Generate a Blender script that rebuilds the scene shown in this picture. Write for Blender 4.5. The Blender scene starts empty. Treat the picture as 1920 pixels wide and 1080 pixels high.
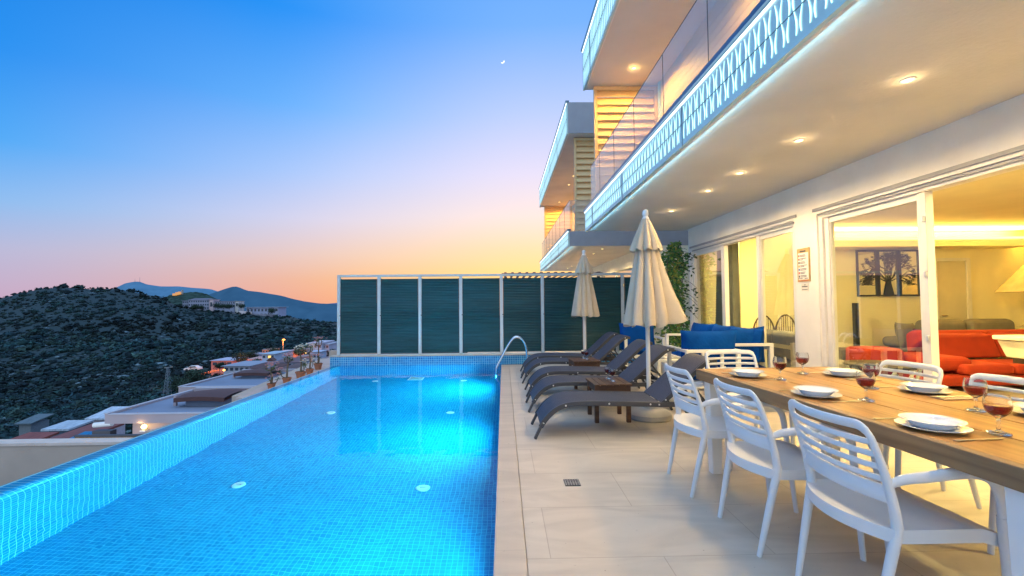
import bpy, bmesh, math, random
import numpy as np
from mathutils import Vector, Matrix, noise
random.seed(7)
PI = math.pi
D = bpy.data
scene = bpy.context.scene
COL = scene.collection

# ------------------------------------------------------------------ camera
W_, H_ = 1920, 1080
F = 853.3
PITCH, YAW, ROLL = map(math.radians, (2.0, 1.07, 0.5))
CAM = Vector((0, 0, 1.3))
fw = Vector((math.sin(YAW)*math.cos(PITCH), math.cos(YAW)*math.cos(PITCH), math.sin(PITCH)))
rt = Vector((math.cos(YAW), -math.sin(YAW), 0))
up = rt.cross(fw)
rt2 = rt*math.cos(ROLL) - up*math.sin(ROLL)
up2 = up*math.cos(ROLL) + rt*math.sin(ROLL)
cd = D.cameras.new('camera'); cam = D.objects.new('camera', cd); COL.objects.link(cam)
cam.matrix_world = Matrix(((rt2.x, up2.x, -fw.x, CAM.x), (rt2.y, up2.y, -fw.y, CAM.y), (rt2.z, up2.z, -fw.z, CAM.z), (0, 0, 0, 1)))
cd.sensor_width = 36; cd.lens = F*36/1920; cd.clip_start = .05; cd.clip_end = 20000
scene.camera = cam

def ray(px, py):
    return fw + rt2*((px-960)/F) + up2*((540-py)/F)
def at(px, py, Y):
    """world point seen in direction of that photo pixel at depth Y (used for the far landscape)"""
    d = ray(px, py); return CAM + d*(Y/d.y)

# ------------------------------------------------------------------ materials
def nt(name):
    m = D.materials.new(name); m.use_nodes = True
    n = m.node_tree.nodes; l = m.node_tree.links
    return m, n, l, n['Principled BSDF']
def N(n, t, **kw):
    x = n.new(t)
    for k, v in kw.items():
        if k in x.inputs: x.inputs[k].default_value = v
        else: setattr(x, k, v)
    return x
def c4(c): return (c[0], c[1], c[2], 1)
def mul(c, f): return tuple(min(1, max(0, v*f)) for v in c)

def mat(name, col, rough=.6, metal=0, var=.12, scale=6, bump=.0, bscale=60, spec=.5, emit=None, estr=0, stretch=None, coat=0, detail=5):
    m, n, l, b = nt(name)
    tc = N(n, 'ShaderNodeTexCoord')
    src = tc.outputs['Object']
    if stretch:
        mp = N(n, 'ShaderNodeMapping'); mp.inputs['Scale'].default_value = stretch
        l.new(src, mp.inputs['Vector']); src = mp.outputs['Vector']
    nz = N(n, 'ShaderNodeTexNoise'); nz.inputs['Scale'].default_value = scale; nz.inputs['Detail'].default_value = detail
    l.new(src, nz.inputs['Vector'])
    r = N(n, 'ShaderNodeValToRGB')
    r.color_ramp.elements[0].position = .3; r.color_ramp.elements[1].position = .7
    r.color_ramp.elements[0].color = c4(mul(col, 1-var)); r.color_ramp.elements[1].color = c4(mul(col, 1+var))
    l.new(nz.outputs['Fac'], r.inputs['Fac']); l.new(r.outputs['Color'], b.inputs['Base Color'])
    b.inputs['Roughness'].default_value = rough; b.inputs['Metallic'].default_value = metal
    b.inputs['Specular IOR Level'].default_value = spec; b.inputs['Coat Weight'].default_value = coat
    if bump:
        n2 = N(n, 'ShaderNodeTexNoise'); n2.inputs['Scale'].default_value = bscale; n2.inputs['Detail'].default_value = 4
        l.new(src, n2.inputs['Vector'])
        bp = N(n, 'ShaderNodeBump'); bp.inputs['Strength'].default_value = bump; bp.inputs['Distance'].default_value = .01
        l.new(n2.outputs['Fac'], bp.inputs['Height']); l.new(bp.outputs['Normal'], b.inputs['Normal'])
    if emit:
        b.inputs['Emission Color'].default_value = c4(emit); b.inputs['Emission Strength'].default_value = estr
    return m

def emis(name, col, s):
    m, n, l, b = nt(name)
    e = N(n, 'ShaderNodeEmission'); e.inputs['Color'].default_value = c4(col); e.inputs['Strength'].default_value = s
    l.new(e.outputs[0], n['Material Output'].inputs['Surface']); n.remove(b); return m

def mosaic(name, axes, tile, c1, c2, grout, gw=.1, rough=.25, wob=0):
    """square mosaic tiles in the two given world axes"""
    m, n, l, b = nt(name)
    g = N(n, 'ShaderNodeNewGeometry'); s = N(n, 'ShaderNodeSeparateXYZ'); l.new(g.outputs['Position'], s.inputs[0])
    c = N(n, 'ShaderNodeCombineXYZ')
    for i, a in enumerate(axes):
        mm = N(n, 'ShaderNodeMath', operation='MULTIPLY'); mm.inputs[1].default_value = 1/tile
        l.new(s.outputs[a], mm.inputs[0]); l.new(mm.outputs[0], c.inputs[i])
    br = N(n, 'ShaderNodeTexBrick'); br.offset = 0; br.squash = 1
    br.inputs['Scale'].default_value = 1; br.inputs['Brick Width'].default_value = 1; br.inputs['Row Height'].default_value = 1
    br.inputs['Mortar Size'].default_value = gw/2; br.inputs['Mortar Smooth'].default_value = .15
    br.inputs['Color1'].default_value = c4(c1); br.inputs['Color2'].default_value = c4(c2); br.inputs['Mortar'].default_value = c4(grout)
    br.inputs['Bias'].default_value = 0
    l.new(c.outputs[0], br.inputs['Vector'])
    nz = N(n, 'ShaderNodeTexNoise'); nz.inputs['Scale'].default_value = .8; l.new(g.outputs['Position'], nz.inputs['Vector'])
    mr = N(n, 'ShaderNodeMapRange'); mr.inputs['To Min'].default_value = .82; mr.inputs['To Max'].default_value = 1.15
    l.new(nz.outputs['Fac'], mr.inputs['Value'])
    mx = N(n, 'ShaderNodeMix', data_type='RGBA', blend_type='MULTIPLY'); mx.inputs[0].default_value = 1
    l.new(br.outputs['Color'], mx.inputs[6]); l.new(mr.outputs[0], mx.inputs[7])
    l.new(mx.outputs[2], b.inputs['Base Color']); b.inputs['Roughness'].default_value = rough
    bp = N(n, 'ShaderNodeBump', invert=True); bp.inputs['Strength'].default_value = .3; bp.inputs['Distance'].default_value = .004
    l.new(br.outputs['Fac'], bp.inputs['Height']); l.new(bp.outputs[0], b.inputs['Normal'])
    return m

def stone_tiles(name, c1, c2, grout, w, h, gw=.004, rough=.6):
    m, n, l, b = nt(name)
    g = N(n, 'ShaderNodeNewGeometry')
    mp = N(n, 'ShaderNodeMapping'); mp.inputs['Location'].default_value = (.35, -.045, 0); l.new(g.outputs['Position'], mp.inputs['Vector'])
    br = N(n, 'ShaderNodeTexBrick'); br.offset = .5; br.inputs['Scale'].default_value = 1
    br.inputs['Brick Width'].default_value = w; br.inputs['Row Height'].default_value = h
    br.inputs['Mortar Size'].default_value = gw; br.inputs['Mortar Smooth'].default_value = .1
    br.inputs['Color1'].default_value = c4(c1); br.inputs['Color2'].default_value = c4(c2); br.inputs['Mortar'].default_value = c4(grout)
    l.new(mp.outputs[0], br.inputs['Vector'])
    # soft veins
    mp2 = N(n, 'ShaderNodeMapping'); mp2.inputs['Scale'].default_value = (1.0, 3.2, 1); l.new(g.outputs['Position'], mp2.inputs['Vector'])
    nz = N(n, 'ShaderNodeTexNoise'); nz.inputs['Scale'].default_value = 1.3; nz.inputs['Detail'].default_value = 8; nz.inputs['Distortion'].default_value = 1.6
    l.new(mp2.outputs[0], nz.inputs['Vector'])
    r = N(n, 'ShaderNodeValToRGB')
    r.color_ramp.elements[0].position = .3; r.color_ramp.elements[0].color = (.86, .85, .845, 1)
    r.color_ramp.elements[1].position = .62; r.color_ramp.elements[1].color = (1.05, 1.05, 1.05, 1)
    l.new(nz.outputs['Fac'], r.inputs['Fac'])
    mx = N(n, 'ShaderNodeMix', data_type='RGBA', blend_type='MULTIPLY'); mx.inputs[0].default_value = 1
    l.new(br.outputs['Color'], mx.inputs[6]); l.new(r.outputs[0], mx.inputs[7])
    # small dark specks and scuffs
    n3 = N(n, 'ShaderNodeTexNoise'); n3.inputs['Scale'].default_value = 42; n3.inputs['Detail'].default_value = 2; l.new(g.outputs['Position'], n3.inputs['Vector'])
    r3 = N(n, 'ShaderNodeValToRGB'); r3.color_ramp.elements[0].position = .22; r3.color_ramp.elements[0].color = (.45, .42, .40, 1)
    r3.color_ramp.elements[1].position = .28; r3.color_ramp.elements[1].color = (1, 1, 1, 1)
    l.new(n3.outputs['Fac'], r3.inputs['Fac'])
    mx2 = N(n, 'ShaderNodeMix', data_type='RGBA', blend_type='MULTIPLY'); mx2.inputs[0].default_value = .8
    l.new(mx.outputs[2], mx2.inputs[6]); l.new(r3.outputs[0], mx2.inputs[7])
    l.new(mx2.outputs[2], b.inputs['Base Color'])
    rr = N(n, 'ShaderNodeMapRange'); rr.inputs['To Min'].default_value = rough-.12; rr.inputs['To Max'].default_value = rough+.15
    l.new(nz.outputs['Fac'], rr.inputs['Value']); l.new(rr.outputs[0], b.inputs['Roughness'])
    bp = N(n, 'ShaderNodeBump', invert=True); bp.inputs['Strength'].default_value = .4; bp.inputs['Distance'].default_value = .003
    l.new(br.outputs['Fac'], bp.inputs['Height']); l.new(bp.outputs[0], b.inputs['Normal'])
    return m

def pane_glass(name, tint=(.93, .97, .95), haze=0, hazecol=(.6, .6, .6), ior=1.5, boost=1.0):
    m, n, l, b = nt(name)
    fr = N(n, 'ShaderNodeFresnel'); gb = N(n, 'ShaderNodeNewGeometry')
    io = N(n, 'ShaderNodeMapRange'); io.inputs['To Min'].default_value = ior; io.inputs['To Max'].default_value = 1/ior
    l.new(gb.outputs['Backfacing'], io.inputs['Value']); l.new(io.outputs[0], fr.inputs['IOR'])
    mm = N(n, 'ShaderNodeMath', operation='MULTIPLY', use_clamp=True); mm.inputs[1].default_value = boost; l.new(fr.outputs[0], mm.inputs[0])
    t = N(n, 'ShaderNodeBsdfTransparent'); t.inputs['Color'].default_value = c4(tint)
    g = N(n, 'ShaderNodeBsdfGlossy'); g.inputs['Roughness'].default_value = .01
    base = t.outputs[0]
    if haze:
        d = N(n, 'ShaderNodeBsdfDiffuse'); d.inputs['Color'].default_value = c4(hazecol)
        h = N(n, 'ShaderNodeMixShader'); h.inputs[0].default_value = haze
        l.new(t.outputs[0], h.inputs[1]); l.new(d.outputs[0], h.inputs[2]); base = h.outputs[0]
    mx = N(n, 'ShaderNodeMixShader'); l.new(mm.outputs[0], mx.inputs[0]); l.new(base, mx.inputs[1]); l.new(g.outputs[0], mx.inputs[2])
    l.new(mx.outputs[0], n['Material Output'].inputs['Surface']); n.remove(b); return m

def wood(name, c1, c2, axis=1, scale=1.0, rough=.45, strength=.15, coat=0):
    m, n, l, b = nt(name)
    tc = N(n, 'ShaderNodeTexCoord'); mp = N(n, 'ShaderNodeMapping')
    sc = [14*scale]*3; sc[axis] = .9*scale
    mp.inputs['Scale'].default_value = sc; l.new(tc.outputs['Object'], mp.inputs['Vector'])
    nz = N(n, 'ShaderNodeTexNoise'); nz.inputs['Scale'].default_value = 1.2; nz.inputs['Detail'].default_value = 9; nz.inputs['Distortion'].default_value = 1.2
    l.new(mp.outputs[0], nz.inputs['Vector'])
    r = N(n, 'ShaderNodeValToRGB'); r.color_ramp.elements[0].position = .28; r.color_ramp.elements[1].position = .72
    r.color_ramp.elements[0].color = c4(c1); r.color_ramp.elements[1].color = c4(c2)
    l.new(nz.outputs['Fac'], r.inputs['Fac'])
    # knots and plank-to-plank tone
    n2 = N(n, 'ShaderNodeTexNoise'); n2.inputs['Scale'].default_value = 2.4*scale; n2.inputs['Detail'].default_value = 2; l.new(tc.outputs['Object'], n2.inputs['Vector'])
    mr = N(n, 'ShaderNodeMapRange'); mr.inputs['To Min'].default_value = .72; mr.inputs['To Max'].default_value = 1.25; l.new(n2.outputs['Fac'], mr.inputs['Value'])
    mx = N(n, 'ShaderNodeMix', data_type='RGBA', blend_type='MULTIPLY'); mx.inputs[0].default_value = 1
    l.new(r.outputs[0], mx.inputs[6]); l.new(mr.outputs[0], mx.inputs[7]); l.new(mx.outputs[2], b.inputs['Base Color'])
    b.inputs['Roughness'].default_value = rough; b.inputs['Coat Weight'].default_value = coat
    bp = N(n, 'ShaderNodeBump'); bp.inputs['Strength'].default_value = strength; bp.inputs['Distance'].default_value = .004
    l.new(nz.outputs['Fac'], bp.inputs['Height']); l.new(bp.outputs[0], b.inputs['Normal'])
    return m

def attr_mat(name, rough=.8, base_mul=1.0, air=None, airf=0, trans=0):
    """colour comes from the mesh's own 'tint' attribute, broken up by noise"""
    m, n, l, b = nt(name)
    a = N(n, 'ShaderNodeAttribute', attribute_name='tint')
    g = N(n, 'ShaderNodeNewGeometry')
    nz = N(n, 'ShaderNodeTexNoise'); nz.inputs['Scale'].default_value = 1.5; l.new(g.outputs['Position'], nz.inputs['Vector'])
    mr = N(n, 'ShaderNodeMapRange'); mr.inputs['To Min'].default_value = .6*base_mul; mr.inputs['To Max'].default_value = 1.4*base_mul; l.new(nz.outputs['Fac'], mr.inputs['Value'])
    mx = N(n, 'ShaderNodeMix', data_type='RGBA', blend_type='MULTIPLY'); mx.inputs[0].default_value = 1
    l.new(a.outputs['Color'], mx.inputs[6]); l.new(mr.outputs[0], mx.inputs[7]); l.new(mx.outputs[2], b.inputs['Base Color'])
    b.inputs['Roughness'].default_value = rough; b.inputs['Specular IOR Level'].default_value = .25
    if air:
        b.inputs['Emission Color'].default_value = c4(air); b.inputs['Emission Strength'].default_value = airf
    return m

M = {}
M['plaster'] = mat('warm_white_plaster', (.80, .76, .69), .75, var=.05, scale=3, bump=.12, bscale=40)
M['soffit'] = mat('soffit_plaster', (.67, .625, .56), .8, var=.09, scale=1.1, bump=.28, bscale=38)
M['fascia'] = mat('fascia_metal', (.52, .72, .70), .45, var=.06, scale=3)
M['cap'] = mat('fascia_cap_metal', (.10, .17, .26), .35, metal=.4, var=.05)
M['slab_end'] = mat('slab_end_render', (.30, .31, .34), .7, var=.06, scale=4)
M['slits'] = emis('glowing_slits', (.55, .92, 1.0), 2.1)
M['strip'] = emis('cool_light_strip', (.80, .97, 1.0), 3.2)
M['white'] = mat('white_powder_coat', (.78, .77, .74), .35, var=.03)
M['frame'] = mat('window_frame_white', (.74, .71, .66), .4, var=.04)
M['track'] = mat('window_track_grey', (.30, .30, .31), .5, var=.06)
M['pane'] = pane_glass('window_pane', (.90, .92, .88), boost=4.2)
M['rail_glass'] = pane_glass('balustrade_glass', (.90, .93, .93), haze=.26, hazecol=(.78, .75, .70), boost=1.0)
M['joint'] = mat('dark_joint', (.05, .05, .06), .5, var=.1)
M['louver'] = mat('louver_slat', (.72, .50, .24), .5, var=.07, scale=3)  # orange lamp glow put into the slat colour
M['upper_wall'] = mat('upper_shutter_wall', (.72, .58, .38), .6, var=.05, scale=2)  # warm light of the upper lamps mixed into this wall colour
M['fence'] = mat('fence_slat_green', (.006, .058, .066), .30, var=.30, scale=1.2, spec=.4, stretch=(1, 1, 14), detail=6)
M['fence_frame'] = mat('fence_frame_paint', (.55, .60, .60), .4, var=.05)
M['steel'] = mat('stainless_steel', (.75, .76, .78), .12, metal=1, var=.05)
M['pool_floor'] = mosaic('pool_floor_mosaic', (0, 1), .043, (.003, .25, .50), (.008, .35, .60), (.05, .62, .78), .11)
M['pool_side'] = mosaic('pool_side_mosaic', (1, 2), .05, (.006, .26, .60), (.016, .38, .72), (.42, .88, .92), .11)
M['pool_end'] = mosaic('pool_end_mosaic', (0, 2), .05, (.012, .19, .46), (.03, .30, .58), (.36, .66, .76), .12)
M['deck'] = stone_tiles('deck_travertine', (.535, .465, .385), (.56, .49, .405), (.415, .35, .28), 1.16, .58, .0028)
M['coping'] = stone_tiles('coping_stone', (.52, .44, .355), (.54, .46, .37), (.40, .34, .28), .6, 1.2, .0015)
M['sling'] = mat('charcoal_sling_mesh', (.046, .052, .078), .62, var=.10, scale=5, bump=.35, bscale=320)
M['loung_frame'] = mat('charcoal_metal', (.045, .047, .055), .4, var=.06)
M['bolt'] = mat('bolt_steel', (.75, .75, .74), .3, metal=.6, var=.05)
M['canvas'] = mat('cream_canvas', (.53, .45, .34), .85, var=.07, scale=4, bump=.25, bscale=140)
M['pole'] = mat('pole_white_paint', (.70, .69, .66), .35, var=.04)
M['chair'] = mat('white_resin', (.67, .68, .69), .42, var=.04, scale=4, bump=.03, bscale=300)
M['table'] = wood('table_wood', (.21, .085, .016), (.46, .215, .050), axis=1, rough=.42, strength=.22)
M['table_edge'] = wood('table_edge_wood', (.19, .10, .040), (.34, .20, .085), axis=1, rough=.6, strength=.3)
M['dark_wood'] = wood('dark_teak', (.050, .022, .010), (.12, .055, .026), axis=0, rough=.5)
M['china'] = mat('white_china', (.76, .77, .78), .1, var=.02, coat=.3)
M['cutlery'] = mat('cutlery_steel', (.55, .50, .42), .28, metal=1, var=.08)
M['blue'] = mat('royal_blue_fabric', (.0012, .058, .30), .9, var=.18, scale=5, bump=.5, bscale=26, spec=.1)
M['orange'] = mat('orange_fabric', (.36, .028, .005), .9, var=.12, scale=5, bump=.3, bscale=90)
M['grey_fab'] = mat('grey_upholstery', (.21, .19, .17), .9, var=.12, scale=5, bump=.3, bscale=90)
M['room'] = mat('room_wall_paint', (.80, .73, .50), .8, var=.04, scale=2)
M['room_ceiling'] = mat('room_ceiling_paint', (.70, .60, .40), .8, var=.05, scale=2)
M['room_floor'] = mat('room_floor_tile', (.50, .44, .36), .3, var=.08, scale=2)
M['cove'] = emis('cove_strip', (1, .80, .22), 3.4)
M['bulb'] = emis('lit_bulb', (1, .72, .24), 9)
M['terracotta'] = mat('terracotta', (.42, .17, .09), .8, var=.15, scale=9, bump=.2)
M['bark'] = mat('bark', (.16, .12, .08), .9, var=.25, scale=14, bump=.6, bscale=30)
M['terrace'] = mat('lower_terrace_screed', (.22, .20, .195), .85, var=.16, scale=.9, bump=.2)
M['parapet'] = mat('beige_render', (.43, .36, .30), .85, var=.09, scale=1.4, bump=.2)
M['black'] = mat('black_plastic', (.02, .02, .022), .4, var=.1)
M['mirror'] = mat('mirror', (.85, .82, .72), .02, metal=1, var=.0)
M['iron'] = mat('black_iron', (.03, .025, .02), .5, var=.1)

# clear glass, wine and water
def refractive(name, col, ior, rough=0):
    m, n, l, b = nt(name)
    b.inputs['Base Color'].default_value = c4(col); b.inputs['Transmission Weight'].default_value = 1
    b.inputs['IOR'].default_value = ior; b.inputs['Roughness'].default_value = rough
    return m
M['glass'] = refractive('goblet_glass', (.97, .98, .98), 1.45)
M['wine'] = mat('red_wine', (.30, .006, .008), .05, var=.05)
M['wine'].node_tree.nodes['Principled BSDF'].inputs['Transmission Weight'].default_value = .8
M['wine'].node_tree.nodes['Principled BSDF'].inputs['IOR'].default_value = 1.1
mw, n_, l_, b_ = nt('pool_water')
rf_ = N(n_, 'ShaderNodeBsdfRefraction'); rf_.inputs['Color'].default_value = (.90, .985, 1, 1); rf_.inputs['IOR'].default_value = 1.333; rf_.inputs['Roughness'].default_value = 0
gl_ = N(n_, 'ShaderNodeBsdfGlossy'); gl_.inputs['Roughness'].default_value = .015
g_ = N(n_, 'ShaderNodeNewGeometry'); w1 = N(n_, 'ShaderNodeTexNoise'); w1.inputs['Scale'].default_value = 2.3; w1.inputs['Detail'].default_value = 2.5
l_.new(g_.outputs['Position'], w1.inputs['Vector'])
bp_ = N(n_, 'ShaderNodeBump'); bp_.inputs['Strength'].default_value = .19; bp_.inputs['Distance'].default_value = .03
l_.new(w1.outputs['Fac'], bp_.inputs['Height'])
fr_ = N(n_, 'ShaderNodeFresnel'); fr_.inputs['IOR'].default_value = 1.333
fm_ = N(n_, 'ShaderNodeMath', operation='MULTIPLY'); fm_.inputs[1].default_value = .42; l_.new(fr_.outputs[0], fm_.inputs[0])
mx_ = N(n_, 'ShaderNodeMixShader'); l_.new(fm_.outputs[0], mx_.inputs[0]); l_.new(rf_.outputs[0], mx_.inputs[1]); l_.new(gl_.outputs[0], mx_.inputs[2])
for q_ in (rf_, gl_, fr_): l_.new(bp_.outputs[0], q_.inputs['Normal'])
l_.new(mx_.outputs[0], n_['Material Output'].inputs['Surface']); n_.remove(b_)
M['water'] = mw

# ------------------------------------------------------------------ mesh builder
class MB:
    def __init__(s): s.v = []; s.f = []; s.mi = []
    def add(s, vs, fs, mi=0):
        o = len(s.v); s.v += [tuple(v) for v in vs]
        for f in fs: s.f.append(tuple(i+o for i in f)); s.mi.append(mi)
        return s
    def box(s, x0, x1, y0, y1, z0, z1, mi=0):
        return s.add([(x0,y0,z0),(x1,y0,z0),(x1,y1,z0),(x0,y1,z0),(x0,y0,z1),(x1,y0,z1),(x1,y1,z1),(x0,y1,z1)],
              [(3,2,1,0),(4,5,6,7),(0,1,5,4),(1,2,6,5),(2,3,7,6),(3,0,4,7)], mi)
    def bar(s, p0, p1, w, h, upv=(0,0,1), w1=None, h1=None, mi=0):
        p0 = Vector(p0); p1 = Vector(p1); t = (p1-p0).normalized(); a = Vector(upv).cross(t).normalized(); b = t.cross(a)
        w1 = w if w1 is None else w1; h1 = h if h1 is None else h1; vs = []
        for p, ww, hh in ((p0, w, h), (p1, w1, h1)):
            for i, j in ((-1,-1),(1,-1),(1,1),(-1,1)): vs.append(p + a*(i*ww/2) + b*(j*hh/2))
        return s.add(vs, [(3,2,1,0),(4,5,6,7),(0,1,5,4),(1,2,6,5),(2,3,7,6),(3,0,4,7)], mi)
    def sweep(s, path, sec, upv, cap=True, mi=0, scales=None, closed=False):
        """sec: list of (a,b); a along side (up x tangent), b along up-ish normal"""
        P = [Vector(p) for p in path]; n = len(P); k = len(sec); vs = []
        for i in range(n):
            if closed: t = P[(i+1) % n]-P[i-1]
            else: t = P[min(i+1, n-1)]-P[max(i-1, 0)]
            t.normalize(); u = Vector(upv(i) if callable(upv) else upv); a = u.cross(t).normalized(); b = t.cross(a)
            sc = scales[i] if scales else (1, 1)
            if not isinstance(sc, tuple): sc = (sc, sc)
            for x, y in sec: vs.append(P[i] + a*(x*sc[0]) + b*(y*sc[1]))
        fs = []
        for i in range(n if closed else n-1):
            for j in range(k):
                j2 = (j+1) % k; i2 = (i+1) % n
                fs.append((i*k+j, i*k+j2, i2*k+j2, i2*k+j))
        if cap and not closed: fs.append(tuple(reversed(range(k)))); fs.append(tuple((n-1)*k+j for j in range(k)))
        return s.add(vs, fs, mi)
    def tube(s, path, r, seg=8, upv=None, mi=0, cap=True):
        P = [Vector(p) for p in path]
        if upv is None:
            d = P[-1]-P[0]; upv = (0, 1, 0.013) if abs(d.normalized().y) < .8 else (0.013, 0, 1)
        rs = r if isinstance(r, (list, tuple)) else [r]*len(P)
        return s.sweep(P, [(math.cos(2*PI*j/seg), math.sin(2*PI*j/seg)) for j in range(seg)], upv, cap, mi, [(q, q) for q in rs])
    def lathe(s, prof, seg=24, c=(0,0,0), mi=0, rfun=None):
        vs = []; n = len(prof)
        for i, (r, z) in enumerate(prof):
            for j in range(seg):
                a = 2*PI*j/seg; rr = r*(rfun(a, i/(n-1)) if rfun else 1)
                vs.append((c[0]+rr*math.cos(a), c[1]+rr*math.sin(a), c[2]+z))
        fs = []
        for i in range(n-1):
            for j in range(seg):
                j2 = (j+1) % seg; fs.append((i*seg+j, i*seg+j2, (i+1)*seg+j2, (i+1)*seg+j))
        return s.add(vs, fs, mi)
    def grid(s, fun, nu, nv, mi=0, flip=False):
        vs = [fun(i/nu, j/nv) for i in range(nu+1) for j in range(nv+1)]; fs = []
        for i in range(nu):
            for j in range(nv):
                a = i*(nv+1)+j; q = (a, a+nv+1, a+nv+2, a+1); fs.append(q[::-1] if flip else q)
        return s.add(vs, fs, mi)
    def prism(s, poly, h0, h1, axis=2, mi=0):
        n = len(poly)
        def P(p, h): return (p[0], p[1], h) if axis == 2 else ((p[0], h, p[1]) if axis == 1 else (h, p[0], p[1]))
        vs = [P(p, h0) for p in poly]+[P(p, h1) for p in poly]
        fs = [tuple(reversed(range(n))), tuple(range(n, 2*n))]+[(i, (i+1) % n, n+(i+1) % n, n+i) for i in range(n)]
        return s.add(vs, fs, mi)
    def leaf(s, p, d, upv, L, w, mi=0):
        d = Vector(d).normalized(); u = Vector(upv); a = d.cross(u)
        if a.length < 1e-4: a = d.cross(Vector((1, 0, .3)))
        a.normalize(); n = a.cross(d); p = Vector(p)
        return s.add([p, p+d*L*.45+a*w/2+n*L*.06, p+d*L, p+d*L*.45-a*w/2+n*L*.06], [(0,1,2,3)], mi)
    def build(s, name, m, parent=None, smooth=None, bevel=0, seg=2, fixn=True, kind=None):
        me = D.meshes.new(name); me.from_pydata(s.v, [], s.f)
        ms = m if isinstance(m, (list, tuple)) else [m]
        for q in ms: me.materials.append(M[q] if isinstance(q, str) else q)
        if len(ms) > 1: me.polygons.foreach_set('material_index', s.mi)
        if fixn:
            b = bmesh.new(); b.from_mesh(me); bmesh.ops.recalc_face_normals(b, faces=b.faces); b.to_mesh(me); b.free()
        if smooth is not None:
            me.shade_smooth(); me.set_sharp_from_angle(angle=math.radians(smooth))
        me.update()
        o = D.objects.new(name, me); COL.objects.link(o)
        if parent is not None: o.parent = parent
        if bevel:
            bv = o.modifiers.new('bevel', 'BEVEL'); bv.width = bevel; bv.segments = seg; bv.limit_method = 'ANGLE'; bv.angle_limit = math.radians(40)
        if kind: o['kind'] = kind
        return o

USED = set()
def tag(o, label, cat, group=None, kind=None):
    o['label'] = label; o['category'] = cat
    if group: o['group'] = group
    if kind: o['kind'] = kind
    return o
def thing(name, label, cat, loc=(0,0,0), rz=0, group=None):
    o = D.objects.new(name, None); COL.objects.link(o); o.location = loc; o.rotation_euler = (0, 0, rz); o.empty_display_size = .2
    return tag(o, label, cat, group)
def children(o): return [c for c in D.objects if c.parent is o]
def dup(o, label=None, loc=None, rz=None, parent=None):
    c = o.copy(); COL.objects.link(c)
    if parent is not None: c.parent = parent
    if label: c['label'] = label
    if loc is not None: c.location = loc
    if rz is not None: c.rotation_euler = (0, 0, rz)
    for ch in children(o): dup(ch, parent=c)
    return c
def tint_mesh(o, cols):
    a = o.data.color_attributes.new('tint', 'FLOAT_COLOR', 'POINT')
    a.data.foreach_set('color', np.asarray(cols, dtype=np.float32).ravel())

RECT = lambda w, h: [(-w/2,-h/2),(w/2,-h/2),(w/2,h/2),(-w/2,h/2)]
def OVAL(w, h, k=10): return [(w/2*math.cos(2*PI*i/k), h/2*math.sin(2*PI*i/k)) for i in range(k)]
def bez(pts, n=8):
    """smooth Catmull-Rom curve through points"""
    P = [Vector(p) for p in pts]; out = []
    for i in range(len(P)-1):
        p0 = P[i-1] if i else P[0]*2-P[1]; p1 = P[i]; p2 = P[i+1]; p3 = P[i+2] if i+2 < len(P) else P[-1]*2-P[-2]
        for k in range(n):
            t = k/n
            out.append(.5*((2*p1)+(p2-p0)*t+(2*p0-5*p1+4*p2-p3)*t*t+(3*p1-p0-3*p2+p3)*t**3))
    out.append(P[-1]); return out

# ------------------------------------------------------------------ lights
def spot(name, loc, energy, col, size=120, blend=.6, rad=.03):
    d = D.lights.new(name, 'SPOT'); d.energy = energy; d.color = col; d.spot_size = math.radians(size); d.spot_blend = blend; d.shadow_soft_size = rad
    o = D.objects.new(name, d); COL.objects.link(o); o.location = loc; return o
def point(name, loc, energy, col, rad=.1):
    d = D.lights.new(name, 'POINT'); d.energy = energy; d.color = col; d.shadow_soft_size = rad
    o = D.objects.new(name, d); COL.objects.link(o); o.location = loc; return o
def area(name, loc, rot, energy, col, sx, sy=None, shape='RECTANGLE'):
    d = D.lights.new(name, 'AREA'); d.energy = energy; d.color = col; d.shape = shape; d.size = sx
    if sy: d.size_y = sy
    o = D.objects.new(name, d); COL.objects.link(o); o.location = loc; o.rotation_euler = rot; return o
WARM = (1, .70, .33)

# ------------------------------------------------------------------ sky
w = D.worlds.new('World'); scene.world = w; w.use_nodes = True
n, l = w.node_tree.nodes, w.node_tree.links
bg = n['Background']
tc = N(n, 'ShaderNodeTexCoord'); sp = N(n, 'ShaderNodeSeparateXYZ'); l.new(tc.outputs['Generated'], sp.inputs[0])
el = N(n, 'ShaderNodeMath', operation='ARCSINE'); l.new(sp.outputs['Z'], el.inputs[0])
def ramp(stops):
    r = N(n, 'ShaderNodeValToRGB'); e = r.color_ramp
    while len(e.elements) > 1: e.elements.remove(e.elements[-1])
    for i, (p, c) in enumerate(stops):
        q = e.elements[0] if i == 0 else e.elements.new(p)
        q.position = p; q.color = c4(c)
    return r
def lin(r, g, b): return tuple(((v/255+.055)/1.055)**2.4 if v > 10 else v/255/12.92 for v in (r, g, b))
en = N(n, 'ShaderNodeMapRange'); en.inputs['From Min'].default_value = math.radians(-5); en.inputs['From Max'].default_value = math.radians(65)
l.new(el.outputs[0], en.inputs['Value'])
def E(deg): return (deg+5)/70
away = ramp([(E(-5), lin(120,115,150)), (E(-.5), lin(198,165,196)), (E(2), lin(188,173,208)), (E(5), lin(176,182,220)), (E(9), lin(128,184,240)), (E(14), lin(52,164,246)),
             (E(21), lin(0,140,240)), (E(30), lin(0,128,230)), (E(42), lin(90,160,235)), (E(65), lin(178,205,240))])
sunward = ramp([(E(-5), lin(200,140,100)), (E(0), lin(255,200,118)), (E(4), lin(255,218,146)), (E(7), lin(255,222,180)), (E(11), lin(250,230,226)), (E(16), lin(230,224,250)),
             (E(23), lin(188,208,255)), (E(32), lin(120,180,255)), (E(42), lin(90,165,250)), (E(65), lin(178,205,240))])
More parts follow.
